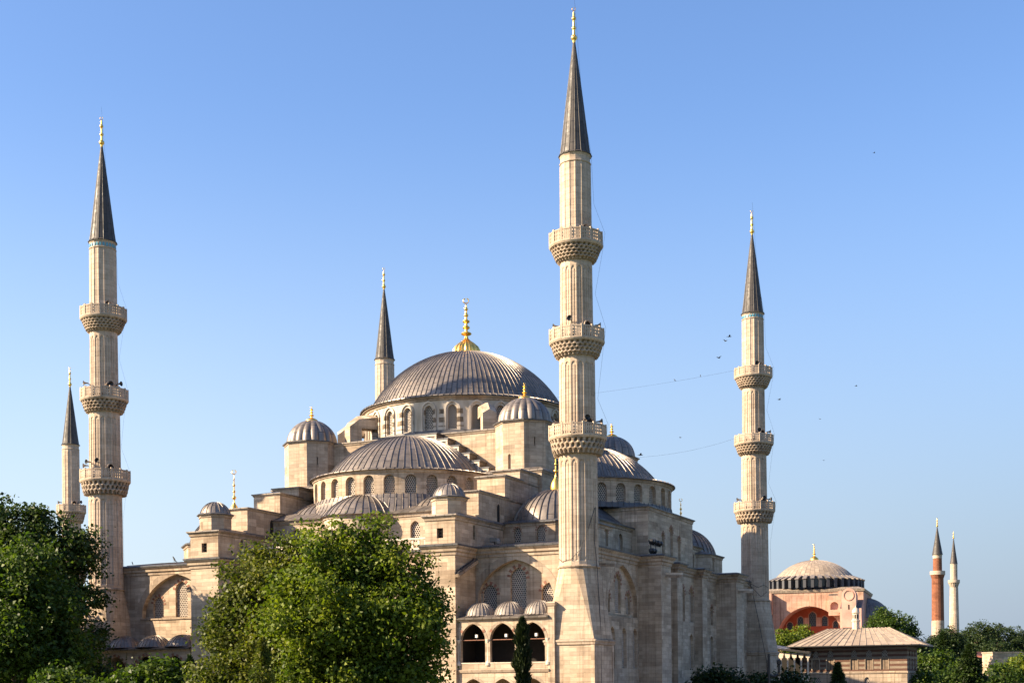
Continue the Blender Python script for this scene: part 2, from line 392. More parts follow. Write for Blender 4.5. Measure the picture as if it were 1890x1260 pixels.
def FD(o, a):                                                           # wall through o looking along angle a
    n = Vector((math.cos(a), math.sin(a), 0)); u_ = Vector((-n.y, n.x, 0)); o = Vector((*o, 0))
    return lambda u, v, d: o+u_*u+Vector((0, 0, v))-n*d
def FC(c, rad): return lambda u, v, d: Vector((c[0]+(rad-d)*math.cos(u/rad), c[1]+(rad-d)*math.sin(u/rad), v))
def window(F, cx, v0, w_, h, parent, depth=0.35, rise=None, k=0.25, s=0.25, red=0, name='window', frame=0.0, gm=None):
    """stone grille of hexagons over a dark pane, sitting in an opening; red = number of red voussoirs"""
    mb = MB(); out = arch(cx, v0, w_, h, rise, k); g = gm or GRILLE
    pg = arch(cx, v0-0.1, w_+0.3, h+0.25, rise, k)
    mb.face([F(*p, depth+0.12) for p in pg], PANE)
    sp = v0+h-(w_*0.55 if rise is None else rise); top = v0+h; ro = s/math.sqrt(3); ri = ro*0.70
    row = 0; v = v0+s*0.3
    while v < top+s*0.3:
        nn = int(w_/s)+2
        for i in range(-nn//2-1, nn//2+2):
            u = (i+(0.5 if row % 2 else 0))*s
            if abs(u) > w_/2+s*0.5: continue
            if v > sp and (abs(u)/(w_/2+s*0.6))**2+((v-sp)/(top-sp+s*0.5))**2 > 1: continue
            O = [(cx+u+ro*math.sin(PI*q/3), v+ro*math.cos(PI*q/3)) for q in range(6)]
            I = [(cx+u+ri*math.sin(PI*q/3), v+ri*math.cos(PI*q/3)) for q in range(6)]
            for q in range(6):
                r_ = (q+1) % 6
                mb.face([F(*O[r_], depth), F(*O[q], depth), F(*I[q], depth), F(*I[r_], depth)], g)
                mb.face([F(*I[r_], depth), F(*I[q], depth), F(*I[q], depth+0.08), F(*I[r_], depth+0.08)], g)
        v += s*0.866; row += 1
    if red:
        ar = arch(cx, v0, w_, h, rise, k, n=red+2)[2:]
        ar = [(cx+w_/2, sp-w_*0.12)]+ar+[(cx-w_/2, sp-w_*0.12)]
        mb.ring(F, ar, w_*0.21, 0.03, BRICKRED, seg=lambda i: i % 2 == 0)
    if frame: mb.ring(F, [out[1]]+out[2:]+[out[0]], frame, 0.05, GRILLE)
    return mb.build(name, parent, smooth=False)
def octa(c, ap, a0=0.0, n=8):
    r = ap/math.cos(PI/n); return [(c[0]+r*math.cos(a0+PI/n+2*PI*i/n), c[1]+r*math.sin(a0+PI/n+2*PI*i/n)) for i in range(n)]
def rect(x0, y0, x1, y1): return [(x0, y0), (x1, y0), (x1, y1), (x0, y1)]
def lead_cap(mb, poly, z, over=0.28, th=0.16, rise=0.5, inset=0.25, mat=None):
    """lead roof slab with drip edge over a convex outline, hipped to a smaller outline"""
    mat = mat or LEAD; n = len(poly); cx = sum(p[0] for p in poly)/n; cy = sum(p[1] for p in poly)/n
    mb.molding(poly, [(-0.02, z), (over, z), (over, z+th)], mat)
    P = [Vector(p) for p in poly]; e = []
    for i in range(n):
        d0 = (P[i]-P[i-1]).normalized(); d1 = (P[(i+1) % n]-P[i]).normalized()
        b = (Vector((d0.y, -d0.x))+Vector((d1.y, -d1.x))).normalized(); b = b/max(0.3, b.dot(Vector((d0.y, -d0.x))))
        e.append(P[i]+b*over)
    ins = [(cx+(p.x-cx)*inset, cy+(p.y-cy)*inset) for p in e]
    for i in range(n):
        j = (i+1) % n
        mb.face([(*e[i], z+th), (*e[j], z+th), (*ins[j], z+th+rise), (*ins[i], z+th+rise)], mat)
    mb.face([(*p, z+th+rise) for p in ins], mat)
def dome_prof(r, z0, rise, n=12, k=0.0):
    rad = (r*r+rise*rise)/(2*rise); th = math.asin(min(1, r/rad)); th = th if rise <= r else PI-th
    pr = []
    for i in range(n+1):
        a = th*(1-i/n); pr.append((max(0.0, rad*math.sin(a)), z0+rise-rad+rad*math.cos(a)+k*rise*(i/n)**3))
    pr[-1] = (0.0, pr[-1][1]); return pr
def dome(mb, c, z0, r, rise, ribs, mat=None, a0=0.0, a1=2*PI, rh=0.10, rw=0.06, n=14, lip=0.0, k=0.0, per=4, skirt=None):
    """lead dome with standing seams; UV u counts the sheets"""
    mat = mat or LEAD; pr = dome_prof(r, z0, rise, n, k)
    if lip: pr = [(r+lip, z0-lip*0.45), (r+lip*0.45, z0-lip*0.1)]+pr
    if skirt: pr = skirt+pr
    tot = max(8, int(round(ribs*(a1-a0)/(2*PI))))
    mb.lathe(c, pr, tot*per, mat, a0, a1, uscale=ribs/(2*PI))
    for i in range(tot+1):
        a = a0+(a1-a0)*i/tot
        if i == tot and abs(a1-a0-2*PI) < 1e-6: break
        ca, sa = math.cos(a), math.sin(a); prev = None
        for q, (rr, z) in enumerate(pr):
            if rr < r*0.04: break
            w_ = min(rw, rr*2*PI/ribs*0.3); o = rh if rr > r*0.25 else rh*0.5
            nr = 1.0 if q < len(pr)-1 else 0
            dr = (pr[min(q+1, len(pr)-1)][0]-rr); dz = (pr[min(q+1, len(pr)-1)][1]-z); l = math.hypot(dr, dz) or 1
            ox, oz = dz/l*o, -dr/l*o
            A = Vector((c[0]+rr*ca-w_*sa, c[1]+rr*sa+w_*ca, z)); B = Vector((c[0]+rr*ca+w_*sa, c[1]+rr*sa-w_*ca, z))
            up_ = Vector((ox*ca, ox*sa, oz)); A2 = A.lerp(B, 0.2)+up_; B2 = A.lerp(B, 0.8)+up_
            if prev:
                a_, b_, a2_, b2_ = prev
                mb.face([b_, B, B2, b2_], mat); mb.face([b2_, B2, A2, a2_], mat); mb.face([a2_, A2, A, a_], mat)
            else: mb.face([A, B, B2, A2], mat)
            prev = (A, B, A2, B2)
def finial(c, z, h, r, parent, bulbs=4, bell=True, fluted=False):
    """gilded finial: bell or neck, then balls that shrink upwards, crescent on top"""
    mb = MB(); pr = []
    zz = z
    if bell:
        bh = h*0.34
        bell_p = [(1.0, 0), (1.02, 0.10), (0.98, 0.26), (0.86, 0.44), (0.60, 0.62), (0.32, 0.77), (0.16, 0.90), (0.13, 1.0)]
        fl = (lambda a, q, zq: q*(1+0.13*(abs(math.cos(11*a))-0.5))) if fluted else None
        mb.lathe(c, [(r*a, z+bh*b) for a, b in bell_p], 60 if fluted else 16, GOLD, flute=fl); zz = z+bh; nr = r*0.13; br = r*0.40
    else: nr = r*0.45; br = r
    hh = (z+h-zz)*0.88
    pr.append((nr, zz))
    if not bell: pr.append((nr*1.3, zz+hh*0.10)); 
    for i in range(bulbs):
        f0 = (i+0.18)/bulbs; f1 = (i+0.82)/bulbs; b_ = br*(1-0.16*i)*(1.0 if i % 2 == 0 else 0.82); nn = nr*(1-0.12*i)
        m_ = zz+hh*(f0+f1)/2; hb = min(b_*0.95, hh*(f1-f0)/2)
        for t in (-1, -0.8, -0.4, 0, 0.4, 0.8, 1):
            pr.append((max(nn, b_*math.sqrt(max(0, 1-t*t))), m_+hb*t))
        pr.append((nn, zz+hh*(i+1)/bulbs))
    pr.append((nr*0.4, z+h*0.93)); pr.append((0.0, z+h))
    mb.lathe(c, pr, 14, GOLD)
    cr = h*0.05
    mb.tube([(c[0]+cr*math.cos(t), c[1]+cr*0.4*math.cos(t), z+h*0.97+cr+cr*math.sin(t)) for t in [R(x) for x in range(-250, 71, 40)]], cr*0.22, GOLD, 5)
    return mb.build('finial', parent)

# ------------------------------------------------------------------ setting
GZ = -6.0
def ground():
    mb = MB(); n = 48; S = 6000.0
    def g(i): t = (i/n*2-1); return S*t*abs(t)**1.5
    for i in range(n):
        for j in range(n):
            mb.face([(g(i), g(j), GZ), (g(i+1), g(j), GZ), (g(i+1), g(j+1), GZ), (g(i), g(j+1), GZ)], GRASS)
    tag(mb.build('ground', smooth=False), None, None, None, 'structure')
    mb = MB(); z = GZ+0.004
    mb.face([(-140, -14, z), (40, -14, z), (40, -5.2, z), (-140, -5.2, z)], STONE_D)
    mb.face([(6, -5.2, z), (40, -5.2, z), (40, 110, z), (6, 110, z)], STONE_D)
    tag(mb.build('courtyard_paving', smooth=False), None, None, None, 'structure')
ground()

# ------------------------------------------------------------------ mosque
X0, Y0 = -29.6, 34.1
MQ = empty('mosque', (X0, Y0, GZ), 'great domed limestone mosque with cascading lead half-domes between slender minarets', 'mosque')
XL, YB = -60.5, 66.6
# the hall was drawn with its walls meeting at the near minaret; it really stands a little behind it and slightly larger
MS = 1.011; MQ.scale = (MS,)*3; MB0 = Vector((X0, Y0, GZ)); MQ.location = MB0+(MS-1)*(MB0-CAM)
def on_mosque(o):            # put a loose thing that was drawn on the hall at the matching spot
    p = Vector(o.location); o.location = MQ.location+MS*(p-MB0); o.scale = (MS,)*3; return o

ZC = 14.1
COR = [(0.0, ZC-0.95), (0.10, ZC-0.9), (0.12, ZC-0.62), (0.28, ZC-0.52), (0.30, ZC-0.30), (0.50, ZC-0.10), (0.52, ZC)]
def cornice_prof(z, s=1.0): return [(o*s, z+(q-ZC)*s) for o, q in COR]

def facade_south():
    mb = MB(); F = FS(0.0)
    nr = arch(-7.05, 7.35, 8.5, 12.85-7.35, 3.9, 0.22, 10); lf = arch(-50.15, 8.15, 10.0, 13.2-8.15, 4.6, 0.22, 10)
    mids = [arch(x, 8.0, 1.7, 4.2) for x in (-36, -32.5, -27.8, -23.2, -19.6)]
    lows = [arch(x, -5.0, 1.6, 4.2) for x in (-10, -6.7, -3.4, -53.3, -49.2, -36, -28, -20)]
    mb.panel(F, [(XL, GZ), (0, GZ), (0, ZC), (XL, ZC)], [nr, lf]+mids+lows, STONE, 0.65)
    G = FS(0.65); ws = []
    near = [(-10.25, 7.4, 1.6, 3.05), (-7.0, 7.4, 1.78, 4.7), (-3.6, 7.4, 1.6, 3.0)]
    left = [(-53.3, 8.3, 1.5, 2.45), (-49.95, 8.25, 1.75, 4.15), (-46.6, 8.3, 1.5, 2.45)]
    for ctr, lst in ((nr, near), (lf, left)):
        x0 = min(p[0] for p in ctr)-0.2; x1 = max(p[0] for p in ctr)+0.2; z0 = min(p[1] for p in ctr)-0.3; z1 = max(p[1] for p in ctr)+0.2
        hs = [arch(*q) for q in lst]
        mb.panel(G, [(x0, z0), (x1, z0), (x1, z1), (x0, z1)], hs, STONE, 0.3)
    # raised voussoir band round the two great arches, sill
    for a_, x0, x1, zz in ((nr, -11.3, -2.8, 7.35), (lf, -55.3, -45.0, 8.15)):
        mb.ring(F, a_[2:], 0.75, 0.035, STONE_D)
    mb.box((-55.4, -0.12, 7.98), (-44.9, 0.6, 8.15), STONE_D)
    wl = mb.build('wall', MQ)
    for q in near: window(G, *q, wl, 0.28, red=4)
    for q in left: window(G, *q, wl, 0.28, red=4)
    for x in (-36, -32.5, -27.8, -23.2, -19.6): window(F, x, 8.0, 1.7, 4.2, wl, 0.4, red=4)
    for x in (-10, -6.7, -3.4, -53.3, -49.2, -36, -28, -20): window(F, x, -5.0, 1.6, 4.2, wl, 0.4)
    return wl
facade_south()

def facade_east():
    mb = MB(); F = FE(0.0)
    big = [arch(12.5, 7.3, 9.0, 5.6, 4.0, 0.3, 10), arch(56.0, 7.3, 9.0, 5.6, 4.0, 0.3, 10)]
    up_ = [(y, 7.6, 1.55, 4.25) for y in (29.4+2.2, 33.3, 36.7)]+[(y, 7.5, 1.25, 2.55) for y in (23.0, 26.0, 42.3, 45.3)]
    low = [(y, 1.75, 1.5, 4.4) for y in (5.6, 9.2, 12.75, 16.2, 23.0, 26.0, 31.6, 36.6, 42.2, 45.2, 52.5, 56, 59.5)]
    up_ = [q for q in up_ if q[0] != 31.6]
    mb.panel(F, [(0, GZ), (YB, GZ), (YB, ZC), (0, ZC)], big+[arch(*q) for q in up_+low], STONE_G, 0.5)
    G = FE(-0.5); G = FE(-0.45); G = FE(-0.5); wins = []
    for c, b in ((12.5, big[0]), (56.0, big[1])):
        lst = [(c-3.4, 7.7, 1.45, 2.4), (c-0.25, 7.7, 1.75, 4.25), (c+2.9, 7.7, 1.45, 2.4)]; wins += lst
        mb.panel(G, [(c-4.8, 7.0), (c+4.8, 7.0), (c+4.8, 13.2), (c-4.8, 13.2)], [arch(*q) for q in lst], STONE_G, 0.3)
        mb.ring(F, b[2:], 0.55, 0.03, STONE_G)
    wl = mb.build('wall', MQ)
    for q in wins: window(G, *q, wl, 0.28, red=4)
    for q in up_: window(F, *q, wl, 0.35, red=4)
    for q in low: window(F, *q, wl, 0.35)
    # plain rear walls
    mb = MB()
    mb.face([(0, YB, GZ), (XL, YB, GZ), (XL, YB, ZC), (0, YB, ZC)], STONE_G); mb.build('wall', MQ)
    mb = MB()
    mb.face([(XL, YB, GZ), (XL, 0, GZ), (XL, 0, ZC), (XL, YB, ZC)], STONE); mb.build('wall', MQ)
facade_east()

BUT_S = [(-44.55, -40.8), (-15.0, -11.6)]
BUT_E = [(17.4, 20.75, 2.7), (28.2, 30.2, 1.0), (38.0, 40.0, 1.0), (47.4, 50.8, 2.7)]
def outline():
    p = [(XL, 0)]
    for a, b in BUT_S: p += [(a, 0), (a, -4.55), (b, -4.55), (b, 0)]
    p.append((0, 0))
    for a, b, d in BUT_E: p += [(0, a), (d, a), (d, b), (0, b)]
    return p+[(0, YB), (XL, YB)]
OUT = outline()
mb = MB(); mb.molding(OUT, COR, STONE_D); mb.build('cornice', MQ)
mb = MB()
mb.molding(OUT, [(0.0, ZC+0.004), (0.60, ZC+0.004), (0.62, ZC+0.16), (0.0, ZC+0.30)], LEAD_K)
for t in tessellate_polygon([[Vector((*p, 0)) for p in OUT]]):
    a, b, c = (OUT[i] for i in t)
    if (b[0]-a[0])*(c[1]-a[1])-(b[1]-a[1])*(c[0]-a[0]) < 0: a, c = c, a
    mb.face([(*p, ZC+0.295) for p in (a, b, c)], LEAD, [a, b, c])
# sloping aprons of lead up to the set-back walls
def apron(x0, x1, y0, y1, z0, z1, n=14):
    for i in range(n):
        a = x0+(x1-x0)*i/n; b = x0+(x1-x0)*(i+1)/n
        mb.face([(a, y0, z0), (b, y0, z0), (b, y1, z1), (a, y1, z1)], LEAD, [(i, 0), (i+1, 0), (i+1, 5), (i, 5)])
        mb.box((b-0.05, y0, z0), (b+0.05, y0+0.01, z0+0.01), LEAD)
        mb.face([(b-0.05, y0, z0+0.07), (b+0.05, y0, z0+0.07), (b+0.05, y1, z1+0.07), (b-0.05, y1, z1+0.07)], LEAD)
        mb.face([(b+0.05, y0, z0), (b+0.05, y1, z1), (b+0.05, y1, z1+0.07), (b+0.05, y0, z0+0.07)], LEAD)
apron(-11.55, -2.0, 0.1, 6.8, ZC+0.31, 15.25)
apron(-58.5, -44.6, 0.1, 6.8, ZC+0.31, 15.25)
mb.build('roof', MQ)

for (a, b, d) in BUT_E:
    mb = MB(); mb.box((-0.3, a, GZ), (d, b, ZC-0.02), STONE_G); mb.build('buttress', MQ)

def stepped_buttress(a, b, mir):
    s_ = -1 if mir else 1
    mb = MB(); mb.box((a, -4.55, GZ), (b, 0.3, ZC-0.02), STONE)
    F = FS(-4.55); cx = (a+b)/2
    # upper block with square window in front
    zb, zt = ZC+0.2, 17.15
    hole = rect(cx-0.36, 14.95, cx+0.36, 15.95)
    mb.panel(F, [(a, zb), (b, zb), (b, zt), (a, zt)], [hole], STONE, 0.5)
    mb.face([F(p[0], p[1], 0.45) for p in rect(cx-0.45, 14.85, cx+0.45, 16.05)], DARK)
    for q in (-0.12, 0.12): mb.tube([F(cx+q, 14.95, 0.2), F(cx+q, 15.95, 0.2)], 0.03, IRON, 4)
    for q in (15.28, 15.62): mb.tube([F(cx-0.36, q, 0.2), F(cx+0.36, q, 0.2)], 0.03, IRON, 4)
    for side, X in ((1, b), (-1, a)):
        G = FD((X, 0.0), 0 if side > 0 else PI)
        U = (lambda y: y) if side > 0 else (lambda y: -y)
        sl = arch(U(-0.2), 15.1, 0.5, 1.55, 0.28, 0.1)
        u0, u1 = sorted((U(-4.55), U(14.0)))
        mb.panel(G, [(u0, zb), (u1, zb), (u1, zt), (u0, zt)], [sl], STONE, 0.4)
        mb.face([G(p[0], p[1], 0.38) for p in sl], DARK)
    body = rect(a, -4.55, b, 14.0)
    mb.molding(body, [(0, zt-0.45), (0.10, zt-0.40), (0.12, zt-0.2), (0.26, zt-0.05), (0.26, zt)], STONE_D)
    lead_cap(mb, body, zt+0.003, 0.34, 0.14, 0.28, 0.8)
    # three blocks climbing to the weight tower
    for y0, y1, z1 in ((0.9, 7.45, 20.25), (7.4, 11.45, 22.7), (11.4, 17.0, 23.9)):
        k_ = 0.0 if y0 < 2 else 0.02 if y0 < 9 else 0.045
        bl = rect(a+k_, y0, b-k_, y1+(9.0 if y0 < 8 else 0))
        mb.prism(bl, zt+0.1, z1-0.02, STONE, top=False)
        mb.molding(bl, [(0, z1-0.22), (0.10, z1-0.12), (0.12, z1)], STONE_D)
        lead_cap(mb, rect(bl[0][0], y0, bl[1][0], y1+(0.4 if y0 < 8 else 0)), z1+0.003, 0.22, 0.13, 0.35, 0.3)
    o = mb.build('buttress', MQ)
    # dark doorways in the return wall
    mb = MB(); G = FE(b)
    mb.face([G(p[0], p[1], -0.02) for p in arch(5.6, 17.45, 0.6, 2.0, 0.3, 0.1)], DARK)
    mb.ring(G, arch(5.6, 17.45, 0.6, 2.0, 0.3, 0.1)[1:], 0.12, 0.06, STONE_D); mb.build('door', o)
    # little domed turret
    mb = MB(); oc = octa((cx+0.05, -2.55), 1.66)
    mb.prism(oc, zt+0.2, 19.1, STONE, top=False)
    mb.molding(oc, [(0, 18.8), (0.08, 18.85), (0.10, 19.02), (0.22, 19.12)], STONE_D)
    mb.molding(oc, [(0.0, 19.13), (0.30, 19.13), (0.31, 19.22), (0.0, 19.35)], LEAD_K)
    tu = mb.build('turret', o)
    mb = MB(); dome(mb, (cx+0.05, -2.55), 19.28, 1.68, 1.42, 20, rh=0.05, rw=0.035, n=8); mb.build('dome', tu)
    return o
for a, b in BUT_S: stepped_buttress(a, b, a < -30)

# rain chutes on the buttress returns and stone spouts on the east wall
def chute(p0, p1, wdt=0.22, lm=None):
    lm = lm or LEAD_K
    mb = MB(); d = (Vector(p1)-Vector(p0)); n_ = d.normalized()
    x = n_.cross(Vector((0, 0, 1))).normalized(); y = x.cross(n_)
    def bar(o0, o1, h0, h1, m):
        P = [Vector(p0)+x*o0+y*h0, Vector(p0)+x*o1+y*h0, Vector(p0)+x*o1+y*h1, Vector(p0)+x*o0+y*h1]
        Q = [p+d for p in P]
        for i in range(4): mb.face([P[i], P[(i+1) % 4], Q[(i+1) % 4], Q[i]], m)
        mb.face(P[::-1], m); mb.face(Q, m)
    bar(-wdt, wdt, -0.12, 0.0, STONE_D); bar(-wdt, -wdt+0.08, 0.0, 0.22, lm); bar(wdt-0.08, wdt, 0.0, 0.22, lm)
    bar(-wdt-0.05, wdt+0.05, -0.3, -0.122, STONE_D)
    mb.build('gutter', MQ)
chute((-11.35, -0.35, 12.95), (-11.35, -4.7, 11.2)); chute((-44.8, -0.35, 12.1), (-44.8, -4.7, 10.9))
for y, z in ((5.2, 12.55), (19.0, 12.2), (48.3, 12.1), (52.5, 11.5)):
    X = 2.7 if 17 < y < 21 or 47 < y < 51 else 0.0
    chute((X-0.2, y, z), (X+1.9, y+0.1, z-0.12), 0.2, MARBLE)

# upper hall between the buttresses: wall, windows, three exedrae on each visible side
def rot(p, q):            # quarter turns about the main dome
    dx, dy = p[0]-X0, p[1]-Y0
    for _ in range(q): dx, dy = -dy, dx
    return (X0+dx, Y0+dy)
EXD = [(-52, 0), (0, 1), (52, 0)]
def exedra(side, ang):
    c = rot((X0+10.0*math.sin(R(ang)), Y0-16.1-10.0*math.cos(R(ang))), side) if side == 0 else rot((X0+math.copysign(11.4, ang), Y0-18.6), side); r = 4.7
    a_mid = R(ang-90)+side*PI/2
    mb = MB(); a0, a1 = a_mid-PI*0.62, a_mid+PI*0.62
    n = 5; holes = []; segs = []
    for i in range(n):
        u0 = (a0+(a1-a0)*i/n)*r; u1 = (a0+(a1-a0)*(i+1)/n)*r; um = (u0+u1)/2
        holes.append((um, 16.0, 1.25, 2.25)); F = FC(c, r)
        h = arch(um, 16.0, 1.25, 2.25)
        for s0, s1 in ((u0, u0+(um-0.9-u0)/2), (u0+(um-0.9-u0)/2, um-0.9), (um+0.9, um+0.9+(u1-um-0.9)/2), (um+0.9+(u1-um-0.9)/2, u1)):
            mb.face([F(s0, ZC+0.1, 0), F(s1, ZC+0.1, 0), F(s1, 19.2, 0), F(s0, 19.2, 0)], STONE, [(s0, ZC), (s1, ZC), (s1, 19.2), (s0, 19.2)])
        mb.panel(F, [(um-0.9, ZC+0.1), (um+0.9, ZC+0.1), (um+0.9, 19.2), (um-0.9, 19.2)], [h], STONE, 0.35)
    mb.lathe(c, [(r, 18.8), (r+0.1, 18.85), (r+0.14, 19.05), (r+0.3, 19.2)], 40, STONE_D, a0, a1)
    ex = mb.build('exedra', MQ)
    mb = MB(); dome(mb, c, 19.3, r+0.05, 2.55, 34, a0=a0, a1=a1, rh=0.08, rw=0.05, n=10, lip=0.38); mb.build('half_dome', ex)
    for (um, v, w_, h) in holes[1:4]: window(F, um, v, w_, h, ex, 0.3)
for side in (0, 1):
    for ang, mid in EXD:
        if side == 1 and mid: continue
        exedra(side, ang)
def upper_hall():
    mb = MB(); F = FS(6.0)
    wins = [(x, 16.0, 1.2, 2.3) for x in (-40.2, -37.6, -22.0, -19.2, -16.6)]
    mb.panel(F, [(-44.4, ZC+0.1), (-15.0, ZC+0.1), (-15.0, 19.2), (-44.4, 19.2)], [arch(*q) for q in wins], STONE, 0.35)
    mb.molding([(-44.4, 6.0), (-15.0, 6.0)], [(0, 18.75), (0.1, 18.8), (0.14, 19.02), (0.3, 19.2)], STONE_D, closed=False)
    mb.molding([(-44.4, 6.0), (-15.0, 6.0)], [(0, 19.203), (0.38, 19.203), (0.40, 19.33), (-2.5, 20.4)], LEAD, closed=False)
    wl = mb.build('wall', MQ)
    for q in wins: window(F, *q, wl, 0.3)
    # east side: wall either side of the mihrab block, then the block itself
    mb = MB(); F = FE(-4.0)
    wins = [(18.2, 15.3, 1.35, 2.2), (22.6, 15.3, 1.35, 2.2), (46.0, 15.3, 1.35, 2.2), (50.0, 15.3, 1.35, 2.2)]
    mb.panel(F, [(13.0, ZC+0.1), (55.0, ZC+0.1), (55.0, 18.3), (13.0, 18.3)], [arch(*q) for q in wins], STONE_G, 0.35)
    mb.molding([(-4.0, 13.0), (-4.0, 55.0)], [(0, 17.9), (0.1, 17.95), (0.14, 18.15), (0.3, 18.3)], STONE_D, closed=False)
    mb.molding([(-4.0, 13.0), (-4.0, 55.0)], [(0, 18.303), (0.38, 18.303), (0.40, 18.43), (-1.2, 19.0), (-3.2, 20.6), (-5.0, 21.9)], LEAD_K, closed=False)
    wl = mb.build('wall', MQ)
    for q in wins: window(F, *q, wl, 0.3)
    mb = MB(); F = FE(-2.0)
    wins = [(32.0, 15.4, 1.05, 3.0), (35.1, 15.4, 1.2, 4.0), (38.2, 15.4, 1.05, 3.0)]
    mb.panel(F, [(26.5, ZC+0.1), (43.7, ZC+0.1), (43.7, 20.9), (26.5, 20.9)], [arch(*q) for q in wins], STONE_G, 0.35)
    mb.face([(-9, 26.5, ZC+0.1), (-2, 26.5, ZC+0.1), (-2, 26.5, 20.9), (-9, 26.5, 20.9)], STONE_G)
    mb.face([(-2, 43.7, ZC+0.1), (-9, 43.7, ZC+0.1), (-9, 43.7, 20.9), (-2, 43.7, 20.9)], STONE_G)
    bl = rect(-9, 26.5, -2, 43.7)
    mb.molding(bl, [(0, 20.5), (0.08, 20.55), (0.10, 20.75), (0.22, 20.9)], STONE_D)
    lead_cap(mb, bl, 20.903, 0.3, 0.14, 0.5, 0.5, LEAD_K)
    o = mb.build('mihrab_block', MQ)
    for q in wins: window(F, *q, o, 0.3, red=4)
upper_hall()

def corner_bay(ix, iy):
    """domed bay at a corner of the hall; ix, iy = -1 or 1 mirror it about the main dome"""
    def M(p): return (X0+(p[0]-X0)*ix, Y0+(p[1]-Y0)*iy)
    poly = [M(p) for p in ((-13.0, 6.8), (-5.45, 6.8), (-2.4, 9.85), (-2.4, 15.6), (-5.0, 17.6), (-13.0, 17.6))]
    if ix*iy < 0: poly = poly[::-1]
    mb = MB(); zt = 17.35; wins = []
    for i in range(len(poly)):
        p, q = Vector(poly[i]), Vector(poly[(i+1) % len(poly)]); d = q-p; ln = d.length
        F = FD(p, math.atan2(-d.x, d.y)); d.normalize()
        mid = (p+q)/2; hs = []
        if iy > 0 and abs(d.y) < 0.1 and abs(mid.y-6.8) < 0.1:
            hs = [(ln*(0.41 if ix > 0 else 0.59), 15.2, 0.8, 1.75), (ln*(0.78 if ix > 0 else 0.22), 15.2, 1.0, 1.85)]
        if ix > 0 and abs(d.x) < 0.1 and mid.x > -3: hs = [(ln*(0.72 if iy > 0 else 0.28), 15.2, 0.9, 2.0)]
        mb.panel(F, [(0, ZC+0.1), (ln, ZC+0.1), (ln, zt), (0, zt)], [arch(*h) for h in hs], STONE if iy > 0 and abs(d.y) < 0.9 else STONE_G, 0.3)
        wins += [(F, h) for h in hs]
    mb.molding(poly, [(0, zt-0.35), (0.08, zt-0.3), (0.12, zt-0.12), (0.26, zt)], STONE_D)
    lead_cap(mb, poly, zt+0.003, 0.34, 0.14, 0.35, 0.75, LEAD_K)
    o = mb.build('corner_bay', MQ)
    for F, h in wins: window(F, *h, o, 0.25, red=4)
    c = M((-7.6, 12.1)); mb = MB(); dome(mb, c, zt+0.25, 4.75, 3.85, 36, rh=0.11, rw=0.06, n=14, lip=0.35)
    mb.build('dome', o)
    fin = finial((c[0]+(0.8 if ix < 0 else 0), c[1]), 21.4 if ix > 0 else 21.3, 5.2 if iy > 0 else 4.0, 0.62, o, 4)
for ix in (1, -1):
    for iy in (1, -1): corner_bay(ix, iy)

# square base under the dome, the four great arches stepped like stairs
def great_base():
    mb = MB(); zt = 30.35
    sq = rect(X0-13.0, Y0-14.2, X0+13.0, Y0+14.2)
    mb.prism(sq, 14.2, zt, STONE, top=False)
    mb.molding(sq, [(0, zt-0.3), (0.08, zt-0.25), (0.12, zt-0.1), (0.2, zt)], STONE_D)
    lead_cap(mb, sq, zt+0.003, 0.22, 0.12, 0.25, 0.9, LEAD)
    mb.build('dome_base', MQ)
    stepx = [4.0, 5.5, 7.0, 8.4, 9.7, 10.9]; stepz = [30.3, 29.55, 28.6, 27.6, 26.6, 25.7]
    for side in range(4):
        mb = MB(); y1, y2 = Y0-16.05, Y0-14.0
        prof = []
        for s in (-1, 1):
            xs = [0]+stepx
            for i in range(6):
                a, b = X0+s*xs[i], X0+s*xs[i+1]; a, b = min(a, b), max(a, b)
                mb.box((a, y1, 21.0), (b, y2, stepz[i]-0.2), LEAD)
                mb.box((a-(0.12 if s < 0 else 0), y1-0.14, stepz[i]-0.2), (b+(0.12 if s > 0 else 0), y2, stepz[i]-0.02), LEAD_K)
                mb.box((a, y1-0.10, stepz[i]-0.42), (b, y1-0.002, stepz[i]-0.202), MARBLE)
                e = b if s > 0 else a
                nz = stepz[i+1] if i < 5 else 24.6
                mb.box((min(e, e-s*0.22), y1-0.10, nz-0.42), (max(e, e-s*0.22), y1-0.003, stepz[i]-0.425), MARBLE)
        if side:
            mb.v = [(*rot((x, y), side), z) for x, y, z in mb.v]
        mb.build('stepped_arch', MQ)
great_base()

